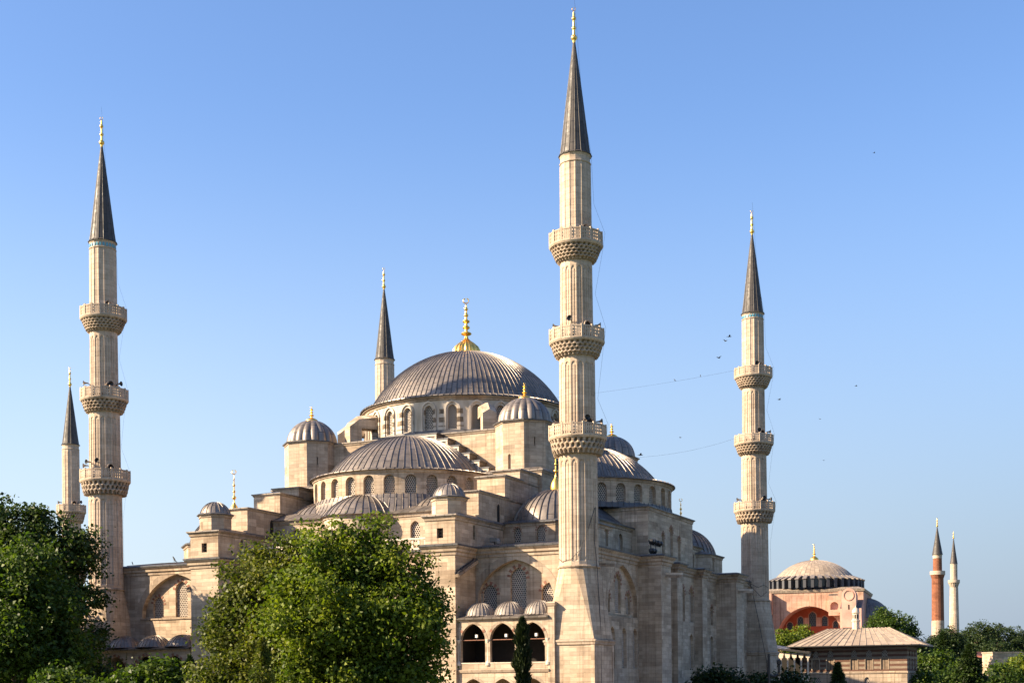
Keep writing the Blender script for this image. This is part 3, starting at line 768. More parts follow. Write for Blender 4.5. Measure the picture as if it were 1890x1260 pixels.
DW = [-71.0+k*360/28 for k in range(28)]
def drum():
    mb = MB(); r = 13.35; c = (X0, Y0); F = FC(c, r); z0, z1 = 30.5, 35.0; st = 360/28
    for a in DW:
        um = R(a)*r; u0 = R(a-st/2)*r; u1 = R(a+st/2)*r; hw = 0.75
        mb.panel(F, [(um-hw, z0), (um+hw, z0), (um+hw, z1), (um-hw, z1)], [arch(um, 31.25, 1.12, 3.0, 0.62, 0.15)], DRUM, 0.45)
        for s0, s1 in ((u0, um-hw), (um+hw, u1)):
            for q in range(2):
                a_, b_ = s0+(s1-s0)*q/2, s0+(s1-s0)*(q+1)/2
                mb.face([F(a_, z0, 0), F(b_, z0, 0), F(b_, z1, 0), F(a_, z1, 0)], DRUM, [(a_, z0), (b_, z0), (b_, z1), (a_, z1)])
        ar = arch(um, 31.0, 1.5, 3.55, 0.85, 0.15); mb.ring(F, [ar[1]]+ar[2:]+[ar[0]], 0.24, 0.16, DRUM)
    mb.lathe(c, [(r, 34.75), (r+0.12, 34.8), (r+0.16, 35.0), (r+0.42, 35.12), (r+0.45, 35.25)], 112, STONE_D)
    mb.lathe(c, [(r+0.46, 30.45), (r+0.42, 31.0), (r+0.02, 31.18)], 112, LEAD_K, uscale=28/(2*PI))
    o = mb.build('drum', MQ)
    for a in DW:
        if 60 < (a % 360) < 130: continue
        window(F, R(a)*r, 31.25, 1.12, 3.0, o, 0.36, 0.62, 0.15, 0.24)
    # buttress piers round the drum
    for a in (-126, -148, -54, -32, 32, 54, 126, 148):
        mb = MB(); ca, sa = math.cos(R(a)), math.sin(R(a)); t = Vector((-sa, ca, 0)); n_ = Vector((ca, sa, 0)); C_ = Vector((X0, Y0, 0))
        def xf(p): return C_+n_*p.x+t*p.y+Vector((0, 0, p.z))
        hw = 0.85
        pr = [(13.2, 33.9), (15.6, 33.5), (16.9, 32.5)]
        mb.box((15.3, -hw, 30.4), (16.9, hw, 32.45), STONE, xf=xf)
        for (r0, za), (r1, zb) in zip(pr, pr[1:]):
            A = [xf(Vector((r0, s, z))) for s, z in ((-hw, za), (hw, za))]; B = [xf(Vector((r1, s, z))) for s, z in ((-hw, zb), (hw, zb))]
            A0 = [xf(Vector((r0, s, 32.4))) for s in (-hw, hw)]; B0 = [xf(Vector((r1, s, 32.4))) for s in (-hw, hw)]
            G0, G1 = xf(Vector((r0, 0, za+0.5))), xf(Vector((r1, 0, zb+0.5)))
            mb.face([A[0], B[0], G1, G0], STONE); mb.face([B[1], A[1], G0, G1], STONE)
            mb.face([A0[0], B0[0], B[0], A[0]], STONE); mb.face([B0[1], A0[1], A[1], B[1]], STONE)
            mb.face([B0[0], A0[0], A0[1], B0[1]], STONE)
            if r1 > 16: mb.face([B0[0], B0[1], B[1], G1, B[0]], STONE)
        mb.build('buttress', o)
    mb = MB(); dome(mb, c, 35.75, 12.65, 7.75, 120, rh=0.075, rw=0.05, n=22, per=2, skirt=[(13.98, 35.27), (13.95, 35.40)]); d = mb.build('main_dome', MQ)
    finial(c, 43.35, 6.95, 1.75, d, 5, fluted=True)
drum()

def semi_dome(side):
    c = rot((X0, Y0-16.1), side); r = 11.3; F = FC(c, r); z0, z1 = 21.3, 24.35
    am = -90+side*90; st = 12.4; mb = MB(); S = STONE if side in (0, 3) else STONE_G
    ws = [am+(k-6.5)*st for k in range(14)]
    for a in ws:
        um = R(a)*r; u0 = R(a-st/2)*r; u1 = R(a+st/2)*r; hw = 0.78
        mb.panel(F, [(um-hw, z0), (um+hw, z0), (um+hw, z1), (um-hw, z1)], [arch(um, 21.75, 1.3, 2.15, 0.65, 0.0)], S, 0.55)
        for s0, s1 in ((u0, um-hw), (um+hw, u1)):
            mb.face([F(s0, z0, 0), F(s1, z0, 0), F(s1, z1, 0), F(s0, z1, 0)], S, [(s0, z0), (s1, z0), (s1, z1), (s0, z1)])
    a0, a1 = R(am-87), R(am+87)
    mb.lathe(c, [(r, 24.1), (r+0.1, 24.15), (r+0.14, 24.35), (r+0.34, 24.45)], 60, STONE_D, a0, a1)
    o = mb.build('semi_dome_drum', MQ)
    if side < 2:
        for a in ws: window(F, R(a)*r, 21.75, 1.3, 2.15, o, 0.45, 0.65, 0.0)
    mb = MB(); dome(mb, c, 24.85, 9.75, 5.15, 74, LEAD, R(am-90), R(am+90), rh=0.08, rw=0.05, n=16, skirt=[(11.75, 24.46), (11.7, 24.57)]); mb.build('semi_dome', MQ)
    # sloping lead skirt round the foot of the drum
    mb = MB(); n = 46; pr = [(12.7, 19.45), (12.0, 20.2), (11.5, 21.2), (11.28, 21.75)] if side == 0 else [(11.42, 21.0), (11.36, 21.3), (11.28, 21.75)]
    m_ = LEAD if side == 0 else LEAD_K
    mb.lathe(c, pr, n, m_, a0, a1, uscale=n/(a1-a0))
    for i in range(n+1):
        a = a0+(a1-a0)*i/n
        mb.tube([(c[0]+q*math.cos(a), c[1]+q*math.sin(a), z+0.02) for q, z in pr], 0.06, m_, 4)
    mb.build('skirt_roof', MQ)
for s_ in range(4): semi_dome(s_)

def weight_tower(ix, iy):
    c = (X0+14.8*ix, Y0+14.3*iy); ap = 3.22; oc = octa(c, ap); mb = MB(); zt = 30.5
    sq = rect(c[0]-3.6, c[1]-3.4, c[0]+3.6, c[1]+3.4)
    mb.prism(sq, 14.2, 24.5, STONE if ix < 0 else STONE_G, top=False)
    mb.molding(sq, [(0, 24.2), (0.1, 24.3), (0.14, 24.5)], STONE_D); lead_cap(mb, sq, 24.503, 0.25, 0.13, 0.35, 0.85, LEAD)
    for i in range(8):
        p, q = Vector(oc[i]), Vector(oc[(i+1) % 8]); d = q-p; F = FD(p, math.atan2(-d.x, d.y)); ln = d.length; hs = []
        ang = math.degrees(math.atan2(-d.x, d.y)) % 360
        if abs(ang-315) < 5: hs = [rect(ln*0.5-0.07, 27.6, ln*0.5+0.07, 28.6), arch(ln*0.75, 24.9, 0.8, 1.5, 0.3, 0)] if ix < 0 else [rect(ln*0.5-0.07, 27.6, ln*0.5+0.07, 28.6)]
        if abs(ang-270) < 5 and ix > 0: hs = [arch(ln*0.3, 24.9, 0.35, 1.8, 0.15, 0)]
        mb.panel(F, [(0, 24.4), (ln, 24.4), (ln, zt), (0, zt)], hs, STONE, 0.35)
        for h in hs: mb.face([F(u, v, 0.33) for u, v in h], DARK if len(h) == 4 else GRILLE)
    mb.molding(oc, [(0, zt-0.22), (0.08, zt-0.18), (0.10, zt-0.05), (0.2, zt)], STONE_D)
    mb.molding(oc, [(0, zt+0.003), (0.27, zt+0.003), (0.28, zt+0.12), (-0.5, zt+0.3)], LEAD_K)
    o = mb.build('weight_tower', MQ)
    mb = MB(); pr = dome_prof(3.12, zt+0.2, 3.0, 16)
    fl = lambda a, r, z: r*(1+0.075*(abs(math.sin(9*a))-0.6)*min(1, (zt+3.4-z)/1.2)) if r > 0.01 else 0
    mb.lathe(c, pr, 144, LEAD, flute=fl, uscale=18/(2*PI)); mb.build('dome', o, angle=60)
    finial(c, zt+3.0, 1.85, 0.8, o, 3)
for ix in (1, -1):
    for iy in (-1, 1): weight_tower(ix, iy)

# ---- two-storey gallery by the near minaret, lower gallery by the left one
def gallery(x0, pitch, n, wd, zs, za, ze, yf, parent, dr, drise, storeys, colr=0.17):
    F = FS(yf); mb = MB(); x1 = x0+pitch*n; ars = [x0+pitch*(i+0.5) for i in range(n)]
    def opening(cx, zspring, zapex, zbot): return arch(cx, zbot, wd, zapex-zbot, zapex-zspring, 0.18, 9)
    holes = []
    for (sp, ap, bt) in storeys:
        for cx in ars: holes.append(opening(cx, sp, ap, bt))
    mb.panel(F, [(x0-0.15, GZ), (x1+0.15, GZ), (x1+0.15, ze), (x0-0.15, ze)], holes, STONE, 0.45)
    for h in holes:
        mb.ring(F, h[2:], 0.28, 0.03, STONE_D)
        hw_ = h[2:]
        mb.ring(lambda u, v, d: F(u, v, d-0.035), hw_, 0.27, 0.02, BRICKRED, seg=lambda i: i in (3, 14) if zs > 4 else i % 2 == 1)
    mb.face([(x0-0.15, yf+0.45, GZ), (x0-0.15, 0, GZ), (x0-0.15, 0, ze), (x0-0.15, yf+0.45, ze)][::-1], STONE)
    mb.face([(x1+0.15, yf, GZ), (x1+0.15, 0, GZ), (x1+0.15, 0, ze), (x1+0.15, yf, ze)], STONE)
    mb.face([(x0-0.15, 0, GZ), (x0-0.15, yf, GZ), (x0-0.15, yf, ze), (x0-0.15, 0, ze)], STONE)
    mb.molding([(x0-0.15, yf), (x1+0.15, yf)], [(0, ze-0.2), (0.08, ze-0.15), (0.15, ze)], STONE_D, closed=False)
    o = mb.build('gallery', parent)
    # ceiling with vault groins, back wall seen in the gloom
    mb = MB()
    mb.face([(x0-0.1, yf+0.46, ze-0.1), (x1+0.1, yf+0.46, ze-0.1), (x1+0.1, -0.05, ze-0.1), (x0-0.1, -0.05, ze-0.1)][::-1], STONE_D)
    mb.build('ceiling', o)
    mb = MB()
    mb.molding([(x0-0.15, yf), (x1+0.15, yf)], [(0, ze+0.003), (0.30, ze+0.003), (0.32, ze+0.15), (0.0, ze+0.25), (-0.6, ze+0.42), (-4.8, ze+0.55)], LEAD, closed=False)
    mb.face([(x1+0.15, yf, ze), (x1+0.15, 0, ze), (x1+0.15, 0, ze+0.5), (x1+0.15, yf, ze+0.2)], LEAD)
    mb.face([(x0-0.15, 0, ze), (x0-0.15, yf, ze), (x0-0.15, yf, ze+0.2), (x0-0.15, 0, ze+0.5)], LEAD)
    rf = mb.build('roof', o)
    for cx in ars:
        mb = MB(); dome(mb, (cx+0.1, -2.6), ze+0.42, dr, drise, 26, LEAD_M if ze > 6 else LEAD, rh=0.05, rw=0.035, n=9, lip=0.2); mb.build('dome', o)
    return o
g1 = gallery(-11.5, 3.28, 3, 2.74, 4.55, 6.2, 6.62, -4.2, MQ, 1.55, 1.35, [(4.55, 6.2, 2.25), (-0.9, 0.68, -6.0)])
mb = MB()
for i in range(4):
    x = -11.5+3.28*i
    mb.lathe((x, -4.05), [(0.30, 2.0), (0.30, 2.25), (0.20, 2.4), (0.17, 2.5), (0.155, 4.2), (0.2, 4.28), (0.30, 4.55), (0.30, 4.62)], 14, MARBLE)
    mb.build('column', g1); mb = MB()
for i in range(3):
    x = -11.5+3.28*i
    mb = MB(); mb.box((x+0.3, -4.15, 1.62), (x+2.98, -3.97, 2.22), MARBLE); mb.box((x+0.25, -4.23, 2.2), (x+3.03, -3.91, 2.3), MARBLE); mb.build('parapet', g1)
    mb = MB(); mb.tube([(x+0.15, -4.01, 4.55), (x+3.13, -4.01, 4.55)], 0.045, BRICKRED, 5); mb.build('tie_rod', g1)
mb = MB(); mb.molding([(-11.65, -4.2), (-1.5, -4.2)], [(0, 1.25), (0.10, 1.3), (0.16, 1.45), (0.2, 1.55), (0.0, 1.6)], STONE_D, closed=False); mb.build('ledge', g1)
mb = MB(); mb.face([(-11.6, -3.75, 1.5), (-1.6, -3.75, 1.5), (-1.6, 0, 1.5), (-11.6, 0, 1.5)], STONE_D); mb.build('floor', g1)
mb = MB()   # near-black sheets standing in for the deep shade inside the upper gallery
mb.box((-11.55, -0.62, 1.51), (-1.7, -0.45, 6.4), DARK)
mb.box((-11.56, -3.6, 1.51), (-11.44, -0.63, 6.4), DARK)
mb.build('shade_backing', g1)
mb = MB(); mb.prism(rect(-1.62, -4.25, -0.92, -3.55), GZ, 7.95, STONE, top=True); mb.prism(rect(-1.62, -3.55, -0.92, -2.7), GZ, 6.6, STONE)
mb.molding(rect(-1.62, -4.25, -0.92, -3.55), [(0, 7.7), (0.08, 7.75), (0.1, 7.9), (0.14, 8.0), (0, 8.15)], STONE_D); mb.face([(-1.62, -4.25, 8.12), (-0.92, -4.25, 8.12), (-0.92, -3.55, 8.12), (-1.62, -3.55, 8.12)], STONE_D); mb.build('pier', g1)
g2 = gallery(-57.6, 4.15, 3, 3.1, 1.9, 3.7, 4.35, -4.2, MQ, 1.95, 1.3, [(1.9, 3.7, -6.0)])
mb = MB(); mb.box((-57.5, -0.6, GZ), (-45.4, -0.45, 4.0), DARK); mb.build('shade_backing', g2)  # near-black sheet along the back, the low gallery's shade put into its colour

# balustrade on the terrace between the buttresses
mb = MB()
for x0_, x1_ in ((-40.7, -15.1),):
    mb.box((x0_, -0.35, ZC+1.35), (x1_, -0.05, ZC+1.55), MARBLE); mb.box((x0_, -0.33, ZC+0.28), (x1_, -0.07, ZC+0.45), MARBLE)
    n = 34
    for i in range(n+1):
        x = x0_+(x1_-x0_)*i/n; mb.box((x-0.11, -0.28, ZC+0.45), (x+0.11, -0.12, ZC+1.35), MARBLE)
mb.build('balustrade', MQ)

# ------------------------------------------------------------------ minarets
def minaret_shaft(mb, r0, r1, z0, z1, n=16):
    """fluted polygonal shaft: round-headed sunk panels between ribs"""
    per = 8; zt = z1-0.9
    def fl(a, r, z):
        t = ((a*n/(2*PI)) % 1.0)*2-1
        poly = math.cos(PI/n)/math.cos(abs(t)*PI/n)
        rr = r*poly; q = abs(t)
        if q < 0.74:
            lim = zt+0.55*math.sqrt(max(0, 1-(q/0.74)**2))-0.35
            if z0+0.5 < z < lim: rr -= 0.075
            if q < 0.30 and z0+0.9 < z < lim-0.3: rr += 0.05
        return rr
    zs = [z0, z0+0.45, z0+0.55, z0+0.95]+[zt-0.5+0.09*i for i in range(10)]+[z1]
    zs = sorted(set(round(z, 3) for z in zs if z0 <= z <= z1))
    mb.lathe((0, 0), [(r0+(r1-r0)*(z-z0)/(z1-z0), z) for z in zs], n*per*2, STONE_M, flute=fl, uscale=r0)
def balcony(par, r_s, r_b, zb, zp, zt, n=16, tiers=4):
    """muqarnas corbel, floor slab, pierced parapet"""
    mb = MB(); h = (zp-0.22-zb)/tiers; nt_ = 30; q0 = {3: 0.62, 4: 0.42, 5: 0.30}[tiers]; W_ = r_b-0.08-r_s
    rr = [r_s+W_*(q0+(1-q0)*(i/tiers)**0.8) for i in range(tiers+1)]; pr = [(r_s-0.05, zb+0.02)]
    for i in range(tiers):
        z = zb+h*i; pr += [(rr[i], z), (rr[i]+0.02, z+h*0.45), (rr[i+1]-0.03, z+h*0.72), (rr[i+1], z+h*0.97)]
    dp = 0.34 if tiers == 3 else 0.24
    def fl(a, r, z):
        if r < r_s: return r
        i = min(tiers-1, max(0, int((z-zb-1e-4)/h))); f = (z-zb-h*i)/h
        ph = (a*nt_/(2*PI)+0.5*(i % 2)) % 1.0; s = abs(2*ph-1)          # s = 0 at a hanging tip, 1 in the niche between two
        cut = max(0.0, min(1.0, (s-(0.22+0.5*f))/0.16)) if f < 0.9 else 0.0
        return r-dp*cut
    mb.lathe((0, 0), pr, nt_*8, CORB, flute=fl, uscale=r_b)
    mb.lathe((0, 0), [(r_b-0.2, zp-0.23), (r_b-0.02, zp-0.22), (r_b+0.08, zp-0.05), (r_b+0.08, zp+0.04), (r_b-0.3, zp+0.05), (r_s*0.9, zp+0.06)], 48, STONE_M, uscale=r_b)
    o = mb.build('balcony', par, angle=25)
    mb = MB(); v = [(r_b*math.cos(2*PI*(i+0.5)/n), r_b*math.sin(2*PI*(i+0.5)/n)) for i in range(n)]
    for i in range(n):
        p, q = Vector((*v[i], 0)), Vector((*v[(i+1) % n], 0)); d = (q-p); ln = d.length; d.normalize(); nn = Vector((d.y, -d.x, 0))
        def xf(w_): return p+d*w_.x+nn*w_.y+Vector((0, 0, w_.z))
        H = zt-zp
        mb.box((-0.12, -0.10, zp), (0.12, 0.08, zt+0.10), STONE_M, xf=xf)
        mb.box((0.09, -0.07, zt-0.14), (ln-0.09, 0.06, zt), STONE_M, xf=xf)
        mb.box((0.09, -0.06, zp), (ln-0.09, 0.05, zp+0.16), STONE_M, xf=xf)
        k = 3
        for j in range(1, k+1):
            u = 0.09+(ln-0.18)*j/(k+1); mb.box((u-0.075, -0.04, zp+0.16), (u+0.075, 0.03, zt-0.14), STONE_M, xf=xf)
        for j in (1, 2):
            z = zp+0.16+(H-0.30)*j/3; mb.box((0.09, -0.035, z-0.07), (ln-0.09, 0.025, z+0.07), STONE_M, xf=xf)
    mb.build('parapet', o, smooth=False)
    return o
def horn(par, a, r, z, out=0.55):
    mb = MB(); d = Vector((math.cos(a), math.sin(a), 0)); p = d*r+Vector((0, 0, z))
    x = Vector((-d.y, d.x, 0)); y = Vector((0, 0, 1)); rings = []
    for t, q in ((0, 0.07), (0.25, 0.09), (0.42, 0.16), (0.55, 0.30), (0.56, 0.26), (0.40, 0.05)):
        rings.append([p+d*t*1.1+(x*math.cos(2*PI*k/12)+y*math.sin(2*PI*k/12))*q for k in range(12)])
    for i in range(len(rings)-1):
        for k in range(12): mb.face([rings[i][k], rings[i][(k+1) % 12], rings[i+1][(k+1) % 12], rings[i+1][k]], SPEAK if i < 3 else IRON)
    mb.face(rings[-1], IRON)
    mb.tube([p+Vector((0, 0, -0.05)), p-d*0.3+Vector((0, 0, -0.35)), Vector((d.x*(r-0.5), d.y*(r-0.5), z-0.6))], 0.04, IRON, 5)
    return mb.build('loudspeaker', par)
def minaret(loc, label, tri=True, tile=False, horns=(), wires=(), group='stone minarets of the mosque'):
    """built round the origin, then moved to loc"""
    root = empty('minaret', (0, 0, GZ), label, 'minaret', group)
    if tri:
        sec = [(2.0, 1.93, 11.75, 22.95), (1.83, 1.78, 25.0, 32.7), (1.65, 1.60, 34.7, 42.2)]
        bal = [(1.93, 2.86, 22.85, 24.55, 25.75, 3), (1.78, 2.72, 32.6, 34.15, 35.35, 4), (1.60, 2.64, 42.1, 43.75, 44.95, 5)]
        rt_, zt_, ct, ft = 1.49, 52.75, 64.2, 67.5
    else:
        sec = [(1.95, 1.88, 9.0, 19.0), (1.75, 1.66, 21.0, 29.6)]
        bal = [(1.88, 2.70, 18.9, 20.6, 21.8, 4), (1.66, 2.48, 29.5, 31.4, 32.6, 4)]
        rt_, zt_, ct, ft = 1.42, 43.3, 53.7, 57.0
    zr = sec[0][2]
    h = 2.58
    mb = MB(); sq = rect(-h, -h, h, h); zq = 4.15
    mb.prism(sq, GZ, zq-0.1, STONE, top=False)
    for sx in (-1, 1):
        for sy in (-1, 1): mb.prism(rect(*(min(sx*(h-0.32), sx*(h+0.06)), min(sy*(h-0.32), sy*(h+0.06)), max(sx*(h-0.32), sx*(h+0.06)), max(sy*(h-0.32), sy*(h+0.06)))), GZ, zq-0.11, STONE)
    mb.molding(sq, [(0, zq-0.25), (0.12, zq-0.2), (0.14, zq), (0.22, zq+0.1), (0.22, zq+0.25), (-0.05, zq+0.36)], STONE_D)
    pd = mb.build('pedestal', root)
    mb = MB(); n = 16; z0, z1 = zq+0.35, zr-0.2; r = sec[0][0]+0.04   # facets fold from the square to the round shaft
    b_ = [(-h, -h), (h, -h), (h, h), (-h, h)]
    top = [(r*math.cos(2*PI*k/n+PI/n), r*math.sin(2*PI*k/n+PI/n), z1) for k in range(n)]
    def near(c): return sorted(range(n), key=lambda k: abs(((math.atan2(top[k][1], top[k][0])-math.atan2(c[1], c[0])+PI) % (2*PI))-PI))
    for j in range(4):
        c0, c1 = b_[j], b_[(j+1) % 4]; mid = ((c0[0]+c1[0])/2, (c0[1]+c1[1])/2); am = math.atan2(mid[1], mid[0])
        ks = sorted(range(n), key=lambda k: ((math.atan2(top[k][1], top[k][0])-am+PI) % (2*PI)))
        f = [k for k in ks if abs(((math.atan2(top[k][1], top[k][0])-am+PI) % (2*PI))-PI) < PI/4+0.01]
        B0, B1 = (*c0, z0), (*c1, z0); Bm = (mid[0], mid[1], z0); T = [top[k] for k in f]
        for t_ in ((B0, T[1], T[0]), (B0, Bm, T[1]), (Bm, T[2], T[1]), (Bm, B1, T[2]), (B1, T[3], T[2])): mb.face(t_, STONE)     # triangles standing alternately on point and base
        mb.face([(*c1, z0), top[(f[-1]+1) % n], top[f[-1]]], STONE)
    mb.lathe((0, 0), [(r-0.02, z1), (r+0.1, z1+0.05), (r+0.14, z1+0.18), (r+0.05, z1+0.3), (r-0.1, z1+0.32)], 32, STONE_D)
    mb.build('transition', root, angle=8)
    for (ra, rb, za, zb) in sec:
        mb = MB(); minaret_shaft(mb, ra, rb, za, zb); mb.build('shaft', root, angle=24)
    zz = bal[-1][3]
    mb = MB(); n = 16
    def pf(a, q, z):
        t = ((a*n/(2*PI)) % 1.0)*2-1; return q*math.cos(PI/n)/math.cos(abs(t)*PI/n)+(0.05 if abs(t) > 0.8 and z < zt_-0.9 else 0)
    mb.lathe((0, 0), [(rt_+0.06, zz), (rt_+0.02, zt_-1.0), (rt_+0.02, zt_-0.9), (rt_+0.10, zt_-0.85), (rt_+0.10, zt_-0.75), (rt_, zt_-0.7), (rt_, zt_-0.25), (rt_+0.06, zt_-0.15), (rt_+0.11, zt_)], n*10, STONE_M, flute=pf, uscale=rt_)
    mb.build('shaft', root, angle=24)
    if tile:
        mb = MB()
        for k in range(24):
            a = 2*PI*k/24; F = FD((rt_*math.cos(a)*0.995, rt_*math.sin(a)*0.995), a)
            mb.face([F(*p, -0.05) for p in arch(0, zt_-0.68, 0.26, 0.42, 0.13, 0.2, 3)], TILE)
        mb.build('tile_band', root, smooth=False)
    for (rs, rb, zb, zp, zt, ti) in bal:
        balcony(root, rs, rb, zb, zp, zt, tiers=ti)
        mb = MB(); a = R(-28); F = FD((rs*0.93*math.cos(a), rs*0.93*math.sin(a)), a)
        mb.face([F(*p, -0.03) for p in arch(0, zp+0.1, 0.7, 1.75, 0.4, 0.1)], DARK); mb.ring(F, arch(0, zp+0.1, 0.7, 1.75, 0.4, 0.1)[1:], 0.12, 0.12, STONE_D); mb.build('door', root)
    # spire with seams
    mb = MB(); cr = rt_-0.03
    seam = lambda a, q, z: q*(1+0.035*(1 if ((a*16/(2*PI)+0.08) % 1.0) < 0.16 else 0))
    prof = [(cr+0.19, zt_-0.02), (cr+0.20, zt_+0.05), (cr+0.03, zt_+0.2)]+[(cr*(1-t)**0.96+0.12*t, zt_+0.22+(ct-zt_-0.22)*t) for t in (0.1, 0.25, 0.4, 0.55, 0.7, 0.85, 1.0)]
    mb.lathe((0, 0), prof, 16*12, SPIRE, flute=seam, uscale=16/(2*PI))
    mb.build('spire', root, angle=28)
    finial((0, 0), ct-0.05, ft-ct, 0.32, root, 3, bell=False)
    for (a, bi, dz) in horns: horn(root, R(a), bal[bi][0]*0.98+0.05, bal[bi][4]+dz)
    for pts in wires:
        mb = MB(); mb.tube(pts, 0.010 if len(pts) > 10 else 0.035, IRON, 4); mb.build('cable', root, smooth=False)
    root.location = loc
    return root
cab = [[(0.1, -0.1, 68.8), (0.75, 0.2, 58), (1.55, 0.45, 52.9), (1.72, 0.6, 48), (2.85, 0.7, 44.9), (2.7, 0.6, 43.6), (1.78, 0.6, 39), (2.85, 0.7, 35.5), (2.6, 0.6, 33.5), (1.95, 0.6, 28.5), (3.0, 0.7, 25.9), (2.8, 0.6, 24.4), (2.12, 0.6, 20), (2.2, 0.6, 12.0), (2.45, 0.6, 6)]]
swag = [[(-1.75, -1.05, 12.6), (-1.1, -1.75, 12.2), (0, -2.1, 12.35), (0.9, -1.9, 13.3), (1.6, -1.3, 15.5), (1.95, -0.5, 17.5)],
        [(1.98, -0.4, 17.6), (1.95, -0.6, 14.0), (2.15, -0.5, 11.6), (2.35, -0.5, 8.0), (2.55, -0.6, 4.5), (2.6, -0.8, -2.0)]]
mn = minaret((0, 0, GZ), 'nearest and largest minaret, three balconies, at the corner between the sunlit and shaded walls', True, False,
             [(-85, 1, 0.75), (-150, 1, 0.45), (18, 1, 0.5), (-135, 2-2, 0.3), (-45, 0, 0.55), (5, 0, 0.4), (-165, 0, 0.3)], cab+swag)
mw = minaret((-60.5, 0, GZ), 'three-balcony minaret with a thin turquoise band, beside the dark trees on the left', True, True,
             [(-150, 0, 0.7), (-105, 0, 0.9), (-70, 0, 0.95), (-130, 1, 0.7), (-160, 1, 0.4), (5, 1, 0.6), (-30, 1, 0.4)], cab)
loops = [[(-0.7, -4.6, 14.9), (0.2, -3.0, 14.0), (1.0, -2.2, 13.5), (1.7, -1.4, 13.9), (1.95, -0.6, 13.6)], [(-0.7, -4.4, 14.9), (0.6, -2.8, 13.2), (1.4, -2.0, 12.2), (1.95, -0.9, 12.9)], [(0.3, -4.2, 14.5), (0.9, -3.3, 11.0), (1.7, -3.0, 6.5), (2.3, -2.7, 3.0), (2.65, -2.7, -3)]]
me_ = minaret((0, 66.6, GZ), 'three-balcony minaret with turquoise tile niches rising from the far end of the shaded wall', True, True,
             [(-150, 0, 0.5), (-40, 0, 0.5), (-5, 0, 0.4), (-55, 1, 0.5), (10, 1, 0.5), (-60, 2, 0.4)], cab+loops)
mk = minaret((-60.85, 66.6, GZ), 'minaret showing only its upper shaft and spire behind the left slope of the main dome', True, False)
mc = minaret((-122.6, 62.0, GZ), 'smaller far minaret with a bluish spire at the left edge above the trees', False, False, [(-150, 1, 0.6), (0, 1, 0.5)])
# seagulls etc come later; courtyard walls beyond the left minaret
cw = empty('courtyard', (-91, 33, GZ), 'low arcaded stone courtyard wall beyond the left minaret, hidden by trees', 'courtyard')
mb = MB()
lst = [(x, -3.0, 1.6, 4.0) for x in range(-118, -64, 5)]
mb.panel(FS(2.0), [(-121, GZ), (-60.6, GZ), (-60.6, 6), (-121, 6)], [arch(*q) for q in lst], STONE, 0.4)
mb.face([(-121, 64, GZ), (-121, 2, GZ), (-121, 2, 6), (-121, 64, 6)], STONE); mb.face([(-60.6, 64, GZ), (-121, 64, GZ), (-121, 64, 6), (-60.6, 64, 6)], STONE)
mb.molding([(-121, 2), (-60.6, 2)], [(0, 5.2), (0.1, 5.3), (0.3, 5.8), (0.4, 6), (0.42, 6.15), (-3, 6.6), (-6, 6.6)], STONE_D, closed=False)
o = mb.build('wall', cw)
for q in lst: window(FS(2.0), *q, o, 0.35)
for i in range(10):
    mb = MB(); dome(mb, (-117.5+i*6, 6.0), 6.5, 2.4, 1.9, 24, rh=0.05, rw=0.04, n=8, lip=0.2); mb.build('dome', cw)

